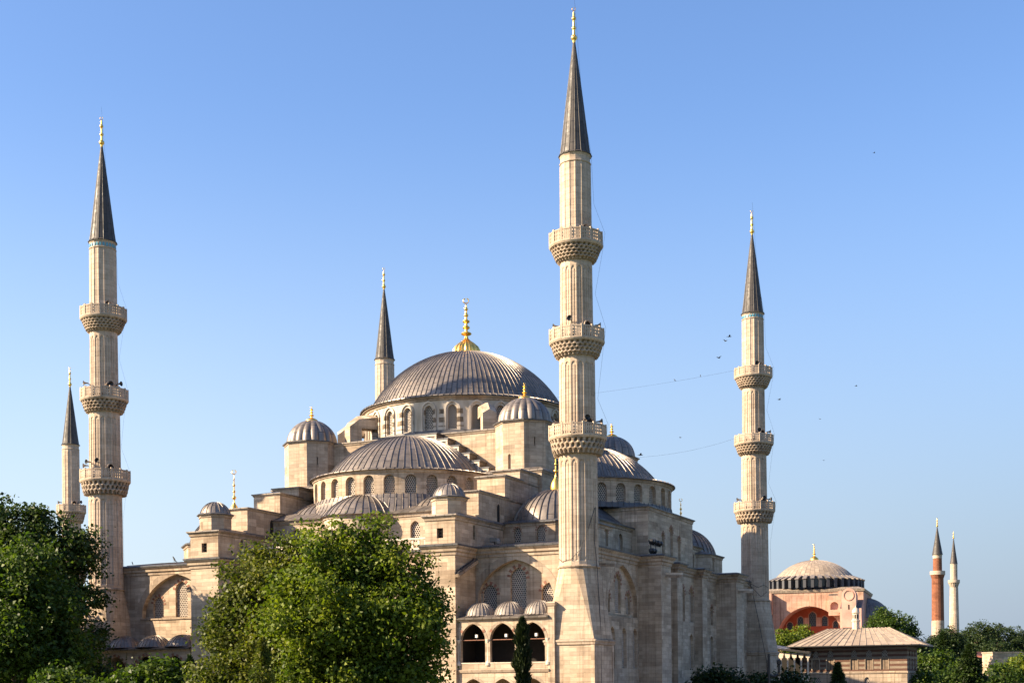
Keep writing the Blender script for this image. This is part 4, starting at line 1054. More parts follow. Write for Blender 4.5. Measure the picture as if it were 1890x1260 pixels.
# ------------------------------------------------------------------ low pavilion beyond the near corner of the hall
def pavilion():
    x0, x1, y0, y1 = 5.6, 20.3, 72.0, 81.0
    P = empty('pavilion', (13, 76, GZ), 'low pavilion of striped brick and stone with a pale hipped lead roof', 'pavilion')
    mb = MB(); ws = []; F = FS(y0)
    xs = [9.3, 11.6, 15.0, 17.1, 19.2]; xs = [7.4, 9.5, 12.9, 15.0, 17.2]
    up_ = [(x, 3.55, 0.85, 1.0) for x in xs]; sq_ = [(x, 1.75, 1.0, 1.55) for x in xs]; lo = [(x, -0.8, 0.75, 1.5) for x in (7.7, 14.7)]
    mb.panel(F, [(x0, 1.35), (x1, 1.35), (x1, 5.2), (x0, 5.2)], [arch(*q) for q in up_]+[rect(q[0]-q[2]/2, q[1], q[0]+q[2]/2, q[1]+q[3]) for q in sq_], STRIPE, 0.25)
    mb.panel(F, [(x0, GZ), (x1, GZ), (x1, 1.35), (x0, 1.35)], [arch(*q) for q in lo], CORB, 0.25)
    G = FE(x1); ys = [74.0, 76.4, 78.8]
    mb.panel(G, [(y0, 1.35), (y1, 1.35), (y1, 5.2), (y0, 5.2)], [rect(y-0.5, 1.75, y+0.5, 3.3) for y in ys]+[arch(y, 3.55, 0.85, 1.0) for y in ys], STRIPE, 0.25)
    mb.face([G(y0, GZ, 0), G(y1, GZ, 0), G(y1, 1.35, 0), G(y0, 1.35, 0)], STONE_D)
    mb.face([(x1, y1, GZ), (x0, y1, GZ), (x0, y1, 5.2), (x1, y1, 5.2)], STRIPE); mb.face([(x0, y1, GZ), (x0, y0, GZ), (x0, y0, 5.2), (x0, y1, 5.2)], STRIPE)
    mb.molding(rect(x0, y0, x1, y1), [(0, 1.15), (0.1, 1.2), (0.12, 1.4), (0, 1.5)], STONE_D)
    wl = mb.build('wall', P)
    for q in up_: window(F, *q, wl, 0.2, s=0.22)
    for q in lo: window(F, *q, wl, 0.2, s=0.25)
    for H, us in ((F, [q[0] for q in sq_]), (G, ys)):
        for u in us:
            mb = MB(); mb.face([H(p[0], p[1], 0.2) for p in rect(u-0.5, 1.75, u+0.5, 3.3)], PANE)
            sh = plain_wood
            mb.box((u-0.5, 0.1, 1.75), (u-0.04, 0.16, 3.3), sh, xf=lambda p: H(p.x, p.z, p.y)); mb.box((u+0.04, 0.1, 1.75), (u+0.5, 0.16, 3.3), sh, xf=lambda p: H(p.x, p.z, p.y))
            mb.ring(H, [(u+0.5, 1.75), (u+0.5, 3.3), (u-0.5, 3.3), (u-0.5, 1.75)], 0.12, 0.05, STONE_D)
            mb.build('window', wl, smooth=False)
    mb = MB(); e = 1.95; ez = 5.05; rz = 7.85; ra, rb, ry = x0+2.6, x1-3.3, 76.5
    E_ = [(x0-e, y0-e), (x1+e, y0-e), (x1+e, y1+e), (x0-e, y1+e)]
    for i in range(4): mb.face([(*E_[i], ez), (*E_[(i+1) % 4], ez), (*E_[(i+1) % 4], ez+0.14), (*E_[i], ez+0.14)], IRON)
    mb.face([(*p, ez) for p in E_][::-1], BARK)
    def slope(a, b, c, d, k):
        """roof plane with standing seams from eave a-b up to ridge d-c"""
        a, b, c, d = (Vector(q) for q in (a, b, c, d)); n = k
        for i in range(n):
            t0, t1 = i/n, (i+1)/n
            mb.face([a.lerp(b, t0), a.lerp(b, t1), d.lerp(c, t1), d.lerp(c, t0)], LEAD_P, [(i, 0), (i+1, 0), (i+1, 5.5), (i, 5.5)])
        nn = (b-a).cross(d-a).normalized()
        for i in range(n+1):
            p, q = a.lerp(b, i/n), d.lerp(c, i/n); mb.tube([p+nn*0.02, q+nn*0.02], 0.06, LEAD_P, 4)
    z = ez+0.14; A, B = (ra, ry, rz), (rb, ry, rz)
    slope((*E_[0], z), (*E_[1], z), B, A, 18); slope((*E_[1], z), (*E_[2], z), B, B, 9); slope((*E_[2], z), (*E_[3], z), A, B, 18); slope((*E_[3], z), (*E_[0], z), A, A, 9)
    mb.build('roof', P)
    mb = MB(); c = (12.3, 76.5); oc = octa(c, 0.5)
    mb.prism(oc, 7.6, 8.9, MARBLE, top=False); mb.molding(oc, [(0, 8.7), (0.12, 8.9), (0.12, 9.0), (0, 9.05)], MARBLE)
    oc2 = octa(c, 0.45); mb.prism(oc2, 9.0, 10.1, MARBLE, top=False); mb.molding(oc2, [(0, 9.95), (0.12, 10.1), (0, 10.15)], MARBLE)
    for i in range(8):
        F2 = FD(((oc2[i][0]+oc2[(i+1) % 8][0])/2, (oc2[i][1]+oc2[(i+1) % 8][1])/2), PI/8+2*PI*(i+0.5)/8-0)
        mb.face([Vector((c[0], c[1], 0))+Vector((math.cos(2*PI*(i+1)/8)*0.46, math.sin(2*PI*(i+1)/8)*0.46, 0))+Vector((-math.sin(2*PI*(i+1)/8)*u, math.cos(2*PI*(i+1)/8)*u, v)) for u, v in arch(0, 9.25, 0.2, 0.6, 0.1)], DARK)
    mb.lathe(c, [(0.55, 10.12), (0.5, 10.45), (0.3, 10.75), (0.08, 10.9), (0.06, 11.1), (0, 11.25)], 16, MARBLE)
    mb.build('chimney', P)
    # lean-to porch on columns at the near end
    px0, px1, py0, py1 = 1.2, 5.5, 70.2, 74.0
    mb = MB(); q = [(px0, py0-0.8, 4.95), (px1+1.9, py0-0.8, 4.15), (px1+1.9, py1, 4.15), (px0, py1, 5.75)]
    q = [(px0-0.3, py0-0.7, 5.2), (px1+1.6, py0-0.7, 4.35), (px1+1.6, py1, 4.55), (px0-0.3, py1, 5.6)]
    n = 9
    for i in range(n):
        t0, t1 = i/n, (i+1)/n; V_ = [Vector(p) for p in q]
        mb.face([V_[0].lerp(V_[1], t0), V_[0].lerp(V_[1], t1), V_[3].lerp(V_[2], t1), V_[3].lerp(V_[2], t0)], LEAD)
        mb.tube([V_[0].lerp(V_[1], t0), V_[3].lerp(V_[2], t0)], 0.05, LEAD, 4)
    mb.face([(*p[:2], p[2]-0.25) for p in q][::-1], BARK)
    for i in range(4):
        a, b = q[i], q[(i+1) % 4]; mb.face([(a[0], a[1], a[2]-0.25), (b[0], b[1], b[2]-0.25), b, a], IRON)
    po = mb.build('porch', P)
    for i in range(6):
        x = px0+0.6+i*0.98
        mb = MB(); mb.prism(rect(x-0.11, py0-0.11, x+0.11, py0+0.11), 0.9, 4.0-0.0, MARBLE); mb.prism(rect(x-0.26, py0-0.14, x+0.26, py0+0.14), 3.55, 4.3, MARBLE, poly1=rect(x-0.45, py0-0.14, x+0.45, py0+0.14)); mb.build('column', po)
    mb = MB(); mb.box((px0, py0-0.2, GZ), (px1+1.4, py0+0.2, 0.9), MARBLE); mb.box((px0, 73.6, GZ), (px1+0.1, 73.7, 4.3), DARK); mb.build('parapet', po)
plain_wood = plain('weathered_shutter', (0.20, 0.14, 0.095), 0.8, 0, 0.35, 2)
pavilion()
PV = bpy.data.objects['pavilion']; PV0 = Vector(PV.location); PV.scale = (1.08,)*3; PV.location = PV0+0.08*(PV0-CAM)   # farther back and larger, clear of the hall

# ------------------------------------------------------------------ the older domed basilica in the distance
def VW(lat, dep):
    h = Vector((math.sin(YAW), math.cos(YAW))); r_ = Vector((math.cos(YAW), -math.sin(YAW)))
    p = Vector((CAM.x, CAM.y))+h*dep+r_*lat; return (p.x, p.y)
def basilica():
    c = VW(118.6, 545); cz = GZ; ra = R(6)
    B = empty('basilica', (*c, GZ), 'distant red and pink basilica with a broad pale dome on a ring of dark buttresses', 'basilica')
    ex = Vector((math.cos(ra), math.sin(ra), 0)); ey = Vector((-math.sin(ra), math.cos(ra), 0)); C_ = Vector((*c, 0))
    T = lambda p: C_+ex*p.x+ey*p.y+Vector((0, 0, p.z))
    tm = lambda mb: setattr(mb, 'v', [tuple(T(Vector(p))) for p in mb.v])
    mb = MB(); F = FS(-17.0)
    big = arch(0, 15.0, 24.2, 13.9, 11.6, 0.05, 14)
    mb.panel(F, [(-20, GZ), (20, GZ), (20, 34.8), (-20, 34.8)], [big], STONE_HS, 10.0, PINK)
    mb.face([(20, -17, GZ), (20, 20, GZ), (20, 20, 34.8), (20, -17, 34.8)], STONE_HS); mb.face([(-20, 20, GZ), (-20, -17, GZ), (-20, -17, 34.8), (-20, 20, 34.8)], STONE_HS)
    mb.face([(20, 20, GZ), (-20, 20, GZ), (-20, 20, 34.8), (20, 20, 34.8)], STONE_HS)
    mb.molding(rect(-20, -17, 20, 20), [(0, 33.9), (0.3, 34.1), (0.5, 34.8), (0.55, 35.0), (-2.0, 35.9), (-6, 36.0)], LEAD_P)
    tm(mb); o = mb.build('wall', B)
    mb = MB(); G = FS(-7.0); wn = [(-8.7, 20.4, 2.2, 3.1), (-4.6, 21.6, 2.2, 3.9), (0.0, 21.6, 2.7, 5.6), (4.6, 21.6, 2.2, 3.9), (8.7, 20.9, 1.8, 2.6)]+[(x, 15.6, 2.2, 2.6) for x in (-10, -6, -2, 2, 6, 10)]
    mb.panel(G, [(-13, 14), (13, 14), (13, 31.5), (-13, 31.5)], [arch(*q) for q in wn], ORANGE, 0.5)
    for a in ((-2.3, 21.6), (2.3, 21.6)): mb.box((a[0]-0.8, -7.08, a[1]), (a[0]+0.8, -7.0, a[1]+3.4), STONE_HS)
    for q in wn: mb.ring(G, [arch(*q)[1]]+arch(*q)[2:]+[arch(*q)[0]], 0.28, 0.06, STONE_HS)
    tm(mb); ty = mb.build('tympanum', B)
    for q in wn: window(lambda u, v, d: T(G(u, v, d)), *q, ty, 0.4, s=0.9, gm=HS_DRUM)
    # buttress towers either side of the arch
    for sx in (-1, 1):
        mb = MB(); a, b = (12.6, 20.3) if sx > 0 else (-23.2, -15.2)
        mb.panel(FS(-29.0), [(a, GZ), (b, GZ), (b, 27.0), (a, 27.0)], [], PINK)
        mb.face([(b, -29, GZ), (b, -17.0, GZ), (b, -17.0, 30.5), (b, -22, 30.5), (b, -29, 27)], PINK); mb.face([(a, -17, GZ), (a, -29, GZ), (a, -29, 27), (a, -22, 30.5), (a, -17, 30.5)], PINK)
        mb.face([(a, -29, 27), (b, -29, 27), (b, -22, 30.5), (a, -22, 30.5)], LEAD_K); mb.face([(a, -22, 30.5), (b, -22, 30.5), (b, -17, 30.5), (a, -17, 30.5)], LEAD_K)
        m_ = (a+b)/2-0.6; pts = [(m_-2.6, 20.0), (m_+2.6, 20.0)]+[(m_+2.6*math.cos(PI*i/12), 31.6+2.9*math.sin(PI*i/12)) for i in range(13)]
        Y = -29.6
        mb.face([(u, Y, v) for u, v in pts], PINK)
        for i in range(len(pts)):
            p, q = pts[i], pts[(i+1) % len(pts)]; mb.face([(q[0], Y, q[1]), (p[0], Y, p[1]), (p[0], Y+7, p[1]), (q[0], Y+7, q[1])], PINK)
        mb.ring(FS(Y), [(m_+1.7*math.cos(2*PI*i/16), 31.8+1.7*math.sin(2*PI*i/16)) for i in range(17)], 0.25, 0.2, STONE_HS)
        mb.box((m_-0.25, Y-0.05, 26.6), (m_+0.25, Y, 28.4), DARK)
        mb.box((a-1.5 if sx > 0 else b, -20, 26), (a if sx > 0 else b+1.5, -17, 34.0), STONE_HS)
        tm(mb); mb.build('buttress', B)
    mb = MB(); F3 = FS(-19.5); hole = arch(9.6, 27.2, 3.0, 2.9, 1.5, 0.0)
    mb.panel(F3, [(7.4, 25.0), (11.9, 25.0), (11.9, 32.4), (7.4, 32.4)], [hole], STONE_HS, 1.5); mb.face([F3(u, v, 1.4) for u, v in hole], PINK)
    mb.face([(7.4, -17, 25), (7.4, -19.5, 25), (7.4, -19.5, 32.4), (7.4, -17, 32.4)], STONE_HS); mb.face([(11.9, -19.5, 25), (11.9, -17, 25), (11.9, -17, 32.4), (11.9, -19.5, 32.4)], STONE_HS); mb.face([(7.4, -19.5, 32.4), (11.9, -19.5, 32.4), (11.9, -17, 33.4), (7.4, -17, 33.4)], LEAD); mb.face([(7.4, -17, 25), (11.9, -17, 25), (11.9, -19.5, 25), (7.4, -19.5, 25)], STONE_HS)
    tm(mb); mb.build('turret', B)
    # drum of ribs and windows, dome
    mb = MB(); n = 40
    mb.lathe((0, 0), [(17.6, 35.6), (16.4, 36.3), (16.2, 40.0), (15.0, 40.6)], 80, HS_DRUM, uscale=40/(2*PI))
    for i in range(n):
        a = 2*PI*(i+0.5)/n; nn = Vector((math.cos(a), math.sin(a), 0)); t = Vector((-nn.y, nn.x, 0))
        xf = lambda p: nn*p.x+t*p.y+Vector((0, 0, p.z))
        mb.box((16.0, -0.55, 35.9), (18.9, 0.55, 39.4), HS_DRUM, xf=xf)
        P_ = [(16.0, 40.5), (19.2, 39.4)]
        mb.face([xf(Vector((19.2, -0.75, 39.42))), xf(Vector((19.2, 0.75, 39.42))), xf(Vector((15.4, 0.75, 40.9))), xf(Vector((15.4, -0.75, 40.9)))], LEAD_M)
        for s in (-0.75, 0.75): mb.face([xf(Vector((19.2, s, 39.1))), xf(Vector((19.2, s, 39.42))), xf(Vector((15.4, s, 40.9))), xf(Vector((15.4, s, 39.1)))], LEAD)
        mb.face([xf(Vector((19.2, -0.75, 39.1))), xf(Vector((19.2, 0.75, 39.1))), xf(Vector((19.2, 0.75, 39.42))), xf(Vector((19.2, -0.75, 39.42)))], LEAD)
    tm(mb); dr = mb.build('drum', B)
    for i in range(n):
        a = 2*PI*i/n
        if math.sin(a) > 0.45: continue
        F2 = lambda u, v, d, a=a: T(Vector((math.cos(a)*(16.55-d), math.sin(a)*(16.55-d), 0))+Vector((-math.sin(a)*u, math.cos(a)*u, v)))
        mb = MB(); mb.face([F2(u, v, 0.0) for u, v in arch(0, 36.4, 1.3, 3.0)], PANE); mb.ring(F2, arch(0, 36.4, 1.3, 3.0)[1:], 0.16, 0.1, LEAD); mb.build('window', dr, smooth=False)
    mb = MB(); dome(mb, (0, 0), 40.4, 15.3, 7.3, 48, LEAD_P, rh=0.05, rw=0.06, n=14); tm(mb); d = mb.build('dome', B)
    finial(c, 47.5, 6.2, 1.7, d, 4)
    # half dome and lower masses to the right, spreading aisles below
    mb = MB(); dome(mb, (18.5, 2), 24.5, 10.5, 8.0, 30, LEAD, -PI/2, PI/2, n=10); mb.lathe((18.5, 2), [(10.3, GZ), (10.3, 24.5)], 40, STONE_HS, -PI/2, PI/2); tm(mb); mb.build('half_dome', B)
    mb = MB(); mb.prism(rect(-34, -36, 46, 30), GZ, 12.5, PINK, LEAD_K); mb.prism(rect(40, -10, 62, 22), GZ, 15.0, PINK, LEAD_K); tm(mb); mb.build('aisle', B)
basilica()
def far_minaret(lat, dep, label, brick):
    c = VW(lat, dep); o = empty('minaret', (*c, GZ), label, 'minaret', 'minarets of the distant basilica')
    if brick:
        mb = MB(); pf = lambda a, q, z: q*math.cos(PI/14)/math.cos((((a*14/(2*PI)) % 1)*2-1)*PI/14)
        mb.lathe(c, [(2.25, 22.5), (2.15, 38.0), (2.2, 38.2), (2.6, 39.4)], 56, BRICK, flute=pf, uscale=2.2); mb.build('shaft', o)
        mb = MB(); mb.lathe(c, [(2.3, 16.5), (2.28, 22.4), (2.2, 22.5)], 28, STONE, uscale=2.2); mb.prism([(c[0]+x, c[1]+y) for x, y in rect(-4.2, -4.2, 4.2, 4.2)], GZ, 14.5, STONE); mb.prism([(c[0]+x, c[1]+y) for x, y in rect(-4.2, -4.2, 4.2, 4.2)], 14.5, 17.2, STONE, poly1=[(c[0]+x, c[1]+y) for x, y in rect(-2.3, -2.3, 2.3, 2.3)]); mb.build('pedestal', o)
        mb = MB(); mb.lathe(c, [(2.5, 39.4), (2.75, 39.5), (2.75, 40.9), (2.6, 40.9), (2.6, 39.8), (1.6, 39.8)], 28, STONE_M); mb.build('balcony', o)
        mb = MB(); mb.lathe(c, [(1.65, 39.8), (1.6, 45.6)], 28, BRICK, flute=pf, uscale=1.6); mb.build('shaft', o)
        mb = MB(); mb.lathe(c, [(1.62, 45.6), (1.66, 46.8), (1.8, 47.0)], 28, STONE_M); mb.build('tile_band', o)
        mb = MB(); mb.lathe(c, [(1.95, 46.95), (1.9, 47.2), (1.0, 52.2), (0.15, 57.3)], 28, SPIRE, flute=lambda a, q, z: q*(1+0.05*(math.sin(a*14) > 0.8)), uscale=14/(2*PI)); mb.build('spire', o)
        finial(c, 57.2, 3.4, 0.42, o, 3, bell=False)
    else:
        mb = MB(); fl = lambda a, q, z: q*(1+0.06*abs(math.sin(8*a)))
        mb.lathe(c, [(2.3, GZ), (2.0, 18), (1.62, 40.2)], 96, STONE_M, flute=fl, uscale=2); mb.build('shaft', o, angle=50)
        mb = MB(); mb.lathe(c, [(1.6, 40.2), (2.2, 41.8), (2.45, 42.2), (2.45, 43.4), (2.3, 43.4), (2.3, 42.6), (1.4, 42.6)], 64, STONE_M, flute=lambda a, q, z: q*(1-0.09*(math.sin(16*a) > 0)*(z < 42)), uscale=2); mb.build('balcony', o, angle=25)
        mb = MB(); mb.lathe(c, [(1.42, 42.6), (1.38, 50.0), (1.5, 50.4)], 96, STONE_M, flute=fl, uscale=1.4); mb.build('shaft', o, angle=50)
        mb = MB(); mb.lathe(c, [(1.62, 50.35), (1.55, 50.6), (0.8, 56), (0.12, 61.2)], 32, SPIRE, uscale=14/(2*PI)); mb.build('spire', o)
        finial(c, 61.1, 3.0, 0.4, o, 3, bell=False)
far_minaret(158.8, 519, 'stout red brick minaret with a white base, standing by the distant basilica', True)
far_minaret(190.6, 600, 'thin pale fluted minaret to the right of the red brick one', False)

# low garden buildings at the far right
def garden_house():
    c = VW(130, 395); o = empty('garden_wall', (*VW(138, 385), GZ), 'pale sunlit block of wall among the trees at the right edge', 'wall')
    mb = MB(); a = VW(132.5, 384); h = Vector((math.sin(YAW-0.15), math.cos(YAW-0.15), 0)); r_ = Vector((h.y, -h.x, 0)); A = Vector((*a, 0))
    xf = lambda p: A+r_*p.x+h*p.y+Vector((0, 0, p.z))
    mb.box((0, 0, GZ), (30, 6, 7.6), STONE, xf=xf); mb.box((-0.15, -0.15, 7.602), (30, 6.2, 7.95), STONE_D, xf=xf); mb.build('wall', o)
    a2 = VW(124, 395); B = Vector((*a2, 0)); o2 = empty('garden_building', (*a2, GZ), 'long low red-roofed building half hidden behind garden trees on the right', 'building')
    xf2 = lambda p: B+r_*p.x+h*p.y+Vector((0, 0, p.z))
    mb = MB(); mb.box((-8, 0, GZ), (14, 6, 6.6), STONE_D, xf=xf2); mb.build('wall', o2)
    mb = MB()
    P = [xf2(Vector(p)) for p in ((-8.5, -0.6, 6.6), (14.5, -0.6, 6.6), (14.5, 3, 7.6), (-8.5, 3, 7.6), (14.5, 6.6, 6.6), (-8.5, 6.6, 6.6))]
    mb.face([P[0], P[1], P[2], P[3]], ROOFTILE); mb.face([P[3], P[2], P[4], P[5]], ROOFTILE)
    rf = mb.build('roof', o2)
    for x in (-2, 3.2, 8.5):
        mb = MB(); mb.box((x, 1.5, 6.8), (x+2.3, 3.0, 8.1), STONE_HS, xf=xf2); mb.box((x-0.15, 1.35, 8.1), (x+2.45, 3.15, 8.3), STONE_HS, xf=xf2); mb.build('chimney', rf)
garden_house()

# ------------------------------------------------------------------ trees
rng = np.random.default_rng(7)
def leaves(lobes, n, size, seed, fill=0.55, clump=0.9, per=26, droop=0.25, upb=0.5, bough=True):
    """leaf-sized quads gathered in clumps through the lobes of a crown; lobes: (x, y, z, rx, ry, rz)"""
    g = np.random.default_rng(seed); lo = np.array(lobes, float); sub = []
    for q in lo:                                     # each lobe carries boughs that stand out and shade one another
        if q[3] < 1.3 or not bough: sub.append(q); continue
        k = int(5+q[3]*q[5]*1.5)
        for _ in range(k):
            d = g.normal(size=3); d[2] = abs(d[2])*0.8-0.25; d /= np.linalg.norm(d); f = g.uniform(0.55, 0.98); s_ = g.uniform(0.20, 0.36)
            sub.append([q[0]+d[0]*q[3]*f, q[1]+d[1]*q[4]*f, q[2]+d[2]*q[5]*f, q[3]*s_, q[4]*s_, q[5]*s_*0.9])
    core = lo[lo[:, 3] >= (1.3 if bough else 1e9)].copy(); core[:, 3:] *= 0.80
    lo = np.vstack([np.array(sub, float), core]) if len(core) else np.array(sub, float)
    vol = (lo[:, 3]*lo[:, 4]*lo[:, 5])**(2/3); pick = g.choice(len(lo), size=n//per, p=vol/vol.sum())
    d = g.normal(size=(len(pick), 3)); d /= np.linalg.norm(d, axis=1)[:, None]
    rad = np.clip(1-np.abs(g.normal(0, fill*0.45, len(pick))), 0.15, 1)[:, None]*(1+0.10*np.clip(g.normal(size=(len(pick), 1)), -1.6, 1.6))
    cc = lo[pick, :3]+d*rad*lo[pick, 3:6]
    m_ = len(pick)*per; ci = np.repeat(np.arange(len(pick)), per)
    off = np.clip(g.normal(size=(m_, 3)), -1.5, 1.5)*clump*np.repeat(0.45+0.7*g.random((len(pick), 1)), per, 0); off[:, 2] *= 0.75
    p = cc[ci]+off
    outw = d[ci]*0.6+g.normal(size=(m_, 3))*0.75; outw[:, 2] += upb; outw /= np.linalg.norm(outw, axis=1)[:, None]
    t = np.cross(outw, g.normal(size=(m_, 3))); t /= np.linalg.norm(t, axis=1)[:, None]; b = np.cross(outw, t)
    s = size*(0.6+0.8*g.random((m_, 1)))
    bend = outw*s*0.22
    v = np.stack([p-t*s*0.62, p-b*s*0.40+bend, p+t*s*0.62, p+b*s*0.40+bend], 1).reshape(-1, 3)
    return v
def leaf_mesh(name, v, mat, parent):
    n = len(v)//4; me = bpy.data.meshes.new(name); o = WORLD[parent.name]
    me.vertices.add(len(v)); me.vertices.foreach_set('co', (v-np.array(o)).astype(np.float32).ravel())
    me.loops.add(len(v)); me.loops.foreach_set('vertex_index', np.arange(len(v), dtype=np.int32))
    me.polygons.add(n); me.polygons.foreach_set('loop_start', np.arange(0, len(v), 4, dtype=np.int32))
    me.materials.append(mat); me.update(calc_edges=True)
    ob = bpy.data.objects.new(name, me); col.objects.link(ob); ob.parent = parent; return ob
def tree(name, lat, dep, lobes, n, size, mat, label, group, seed, cat='tree', trunk=0.45, base=GZ, **kw):
    """lobes are (right, towards the back, height, radius[, depth radius, height radius]) in metres from the trunk"""
    c = VW(lat, dep); o = empty(name, (*c, base), label, cat, group)
    h = Vector((math.sin(YAW), math.cos(YAW))); r_ = Vector((math.cos(YAW), -math.sin(YAW)))
    L_ = []
    for q in lobes:
        rx = q[3]; ry = q[4] if len(q) > 4 else rx; rz = q[5] if len(q) > 5 else rx
        p = Vector(c)+r_*q[0]+h*q[1]; L_.append((p.x, p.y, q[2], max(rx, ry)*0.5+min(rx, ry)*0.5, max(rx, ry)*0.5+min(rx, ry)*0.5, rz))
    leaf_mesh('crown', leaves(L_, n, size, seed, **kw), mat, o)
    mb = MB(); tz = min(q[2] for q in lobes); top = max(q[2] for q in lobes)
    fork = base+(tz-base)*0.6+1.0
    mb.tube([(c[0], c[1], base), (c[0]+0.1, c[1], base+(fork-base)*0.5), (c[0]-0.1, c[1]+0.1, fork)], trunk, BARK, 9, trunk*0.8)
    rr = random.Random(seed)
    for q in L_:
        e = Vector(q[:3]); s = Vector((c[0]-0.1, c[1]+0.1, fork)); m_ = s.lerp(e, 0.5)+Vector((rr.uniform(-1, 1)*0.1*q[3], rr.uniform(-1, 1)*0.1*q[3], 0.12*q[5]))
        mb.tube([s, m_, e], trunk*0.5, BARK, 6, trunk*0.12)
        for k in range(4):
            a = rr.uniform(0, 2*PI); f = e+Vector((math.cos(a)*q[3]*0.7, math.sin(a)*q[4]*0.7, rr.uniform(0, 0.7)*q[5])); mb.tube([m_.lerp(e, 0.6), f], trunk*0.16, BARK, 4, 0.03)
    mb.build('trunk', o); return o
G1 = 'big leafy trees in front of the mosque'
tree('plane_tree', -12.2, 112, [(0.6, 0.5, 9.2, 3.4), (-1.8, 0, 9.8, 2.6), (-2.6, -1, 4.0, 5.4), (2.2, -0.5, 4.8, 4.4), (4.9, 0.5, 6.4, 2.1), (5.9, 0.3, 8.4, 0.85), (4.9, 0, 3.0, 2.3), (2.8, 0, -0.6, 3.9), (-2, 0, 0, 5.4), (-4.6, 0, 7.0, 2.6),
      (-1.5, 0.3, 12.4, 1.1), (-3.6, 0.2, 11.6, 1.1), (1.2, 0, 12.5, 1.0), (2.9, 0, 10.9, 1.2), (6.1, 0, 5.3, 0.95), (4.3, 0.4, 9.0, 0.9), (5.7, 0, 1.5, 1.2), (0.0, 0.2, 12.7, 0.8), (-2.6, 0.2, 12.3, 0.7), (5.2, 0, 9.9, 0.5)],
     98000, 0.27, LEAF_A, 'broad bright green tree, the largest, in the middle in front of the mosque', G1, 11, trunk=0.5, clump=0.80, fill=0.5, per=48)
tree('linden_tree', -21.0, 115, [(0.6, 0, 7.6, 3.4), (3.2, 0, 9.0, 2.6), (-2.1, 0.5, 4.6, 2.7), (1.5, 0, 3.0, 4.2), (-1.2, 0, 0, 3.6), (2.5, 0, 0, 4.2), (-3.1, 0, 3.8, 1.1), (-1.6, 0, 7.2, 1.3), (0.2, 0, 10.4, 1.2), (2.0, 0, 11.4, 1.1), (3.8, 0, 11.8, 0.9), (-2.6, 0, 5.9, 0.9)],
     56000, 0.25, LEAF_O, 'duller olive-green tree merging into the left side of the broad bright tree', G1, 12, trunk=0.4, clump=0.7, fill=0.5, per=48)
tree('plane_tree', -51.5, 150, [(-1.6, 1, 16.8, 4.1), (0.3, 0.5, 18.6, 1.6), (-2.9, 0.5, 19.2, 1.2), (2.6, 0.5, 13.9, 4.2), (-0.6, 0, 10, 5.6), (4.8, 0, 9.6, 3.0), (3.4, 0, 5, 4.4), (-4.5, 0, 12.2, 4.6), (-3, 0, 4, 6), (4.4, 0, 0, 4)],
     64000, 0.34, LEAF_C2, 'tall dark tree at the left edge reaching up beside the left minaret', G1, 23, trunk=0.55, per=44)
tree('plane_tree', -47.0, 133, [(0, 0, 11.2, 3.6), (3.2, 0, 7.8, 3.0), (-3.6, 0, 9.4, 3.6), (0, -1, 5, 5), (3.8, 0, 2.6, 3.4), (-3, 0, 2, 5)],
     46000, 0.32, LEAF_B, 'rounded mid-green tree at the left edge, in front of the taller dark one', G1, 31, trunk=0.45, per=44)
tree('plane_tree', -60.0, 157, [(-1, 0, 12.8, 4.2), (3, 0, 11.2, 4.0), (-1, 0, 8.5, 6), (3.6, 0, 6.2, 4.6), (0, 0, 1, 6.5)], 34000, 0.42, LEAF_C2, 'dark tree cut by the left edge of the frame', G1, 37, trunk=0.5)
G2 = 'small trees and shrubs under the walls'
tree('fig_tree', -31.8, 122, [(-1.6, 0, 0.3, 1.6), (0.9, 0, 1.1, 1.5), (2.7, 0, 0.3, 1.3), (-3.2, 0, -0.8, 1.5), (0, 0, -1.5, 2.6)], 9000, 0.34, LEAF_B, 'small bright large-leaved tree before the low left gallery', G2, 41, trunk=0.2, per=14)
tree('leafy_shrub', -37.5, 118, [(-1.4, 0, 0.2, 1.6), (1.2, 0, -0.4, 1.5), (0, 0, -2.0, 2.6)], 8000, 0.3, LEAF_B, 'low round shrub at the foot of the left trees', G2, 43, 'shrub', trunk=0.15, per=16)
def conifer(name, lat, dep, z0, z1, r, n, size, mat, label, seed, group=None, spread=False):
    c = VW(lat, dep); o = empty(name, (*c, GZ), label, 'tree', group); g = np.random.default_rng(seed)
    t = g.random(n)**0.75; z = z0+(z1-z0)*t
    prof = (1-t)**0.8 if spread else np.clip(np.minimum(1, ((1-t)*5.0)**0.6)*(0.86+0.16*np.sin(t*23)+0.12*np.sin(t*57)), 0.05, 1.15)
    if spread: prof = prof*(0.55+0.45*np.abs(np.sin(t*(z1-z0)*2.2)))+0.04
    a = g.random(n)*2*PI; rad = r*prof*np.sqrt(g.random(n)*0.75+0.25)*(1+0.20*np.sin(a*3+z*2.3))
    p = np.stack([c[0]+rad*np.cos(a), c[1]+rad*np.sin(a), z+g.normal(0, 0.1, n)], 1)
    d = np.stack([np.cos(a)*0.45, np.sin(a)*0.45, np.full(n, 0.9 if not spread else -0.15)], 1)+g.normal(size=(n, 3))*0.25; d /= np.linalg.norm(d, axis=1)[:, None]
    s_ = np.cross(d, g.normal(size=(n, 3))); s_ /= np.linalg.norm(s_, axis=1)[:, None]; s = size*(0.6+0.8*g.random((n, 1)))
    v = np.stack([p-d*s*0.5, p+s_*s*0.22, p+d*s*0.9, p-s_*s*0.22], 1).reshape(-1, 3)
    leaf_mesh('crown', v, mat, o); mb = MB(); mb.tube([(*c, GZ), (*c, z0+(z1-z0)*0.8)], 0.16, BARK, 7, 0.04); mb.build('trunk', o); return o
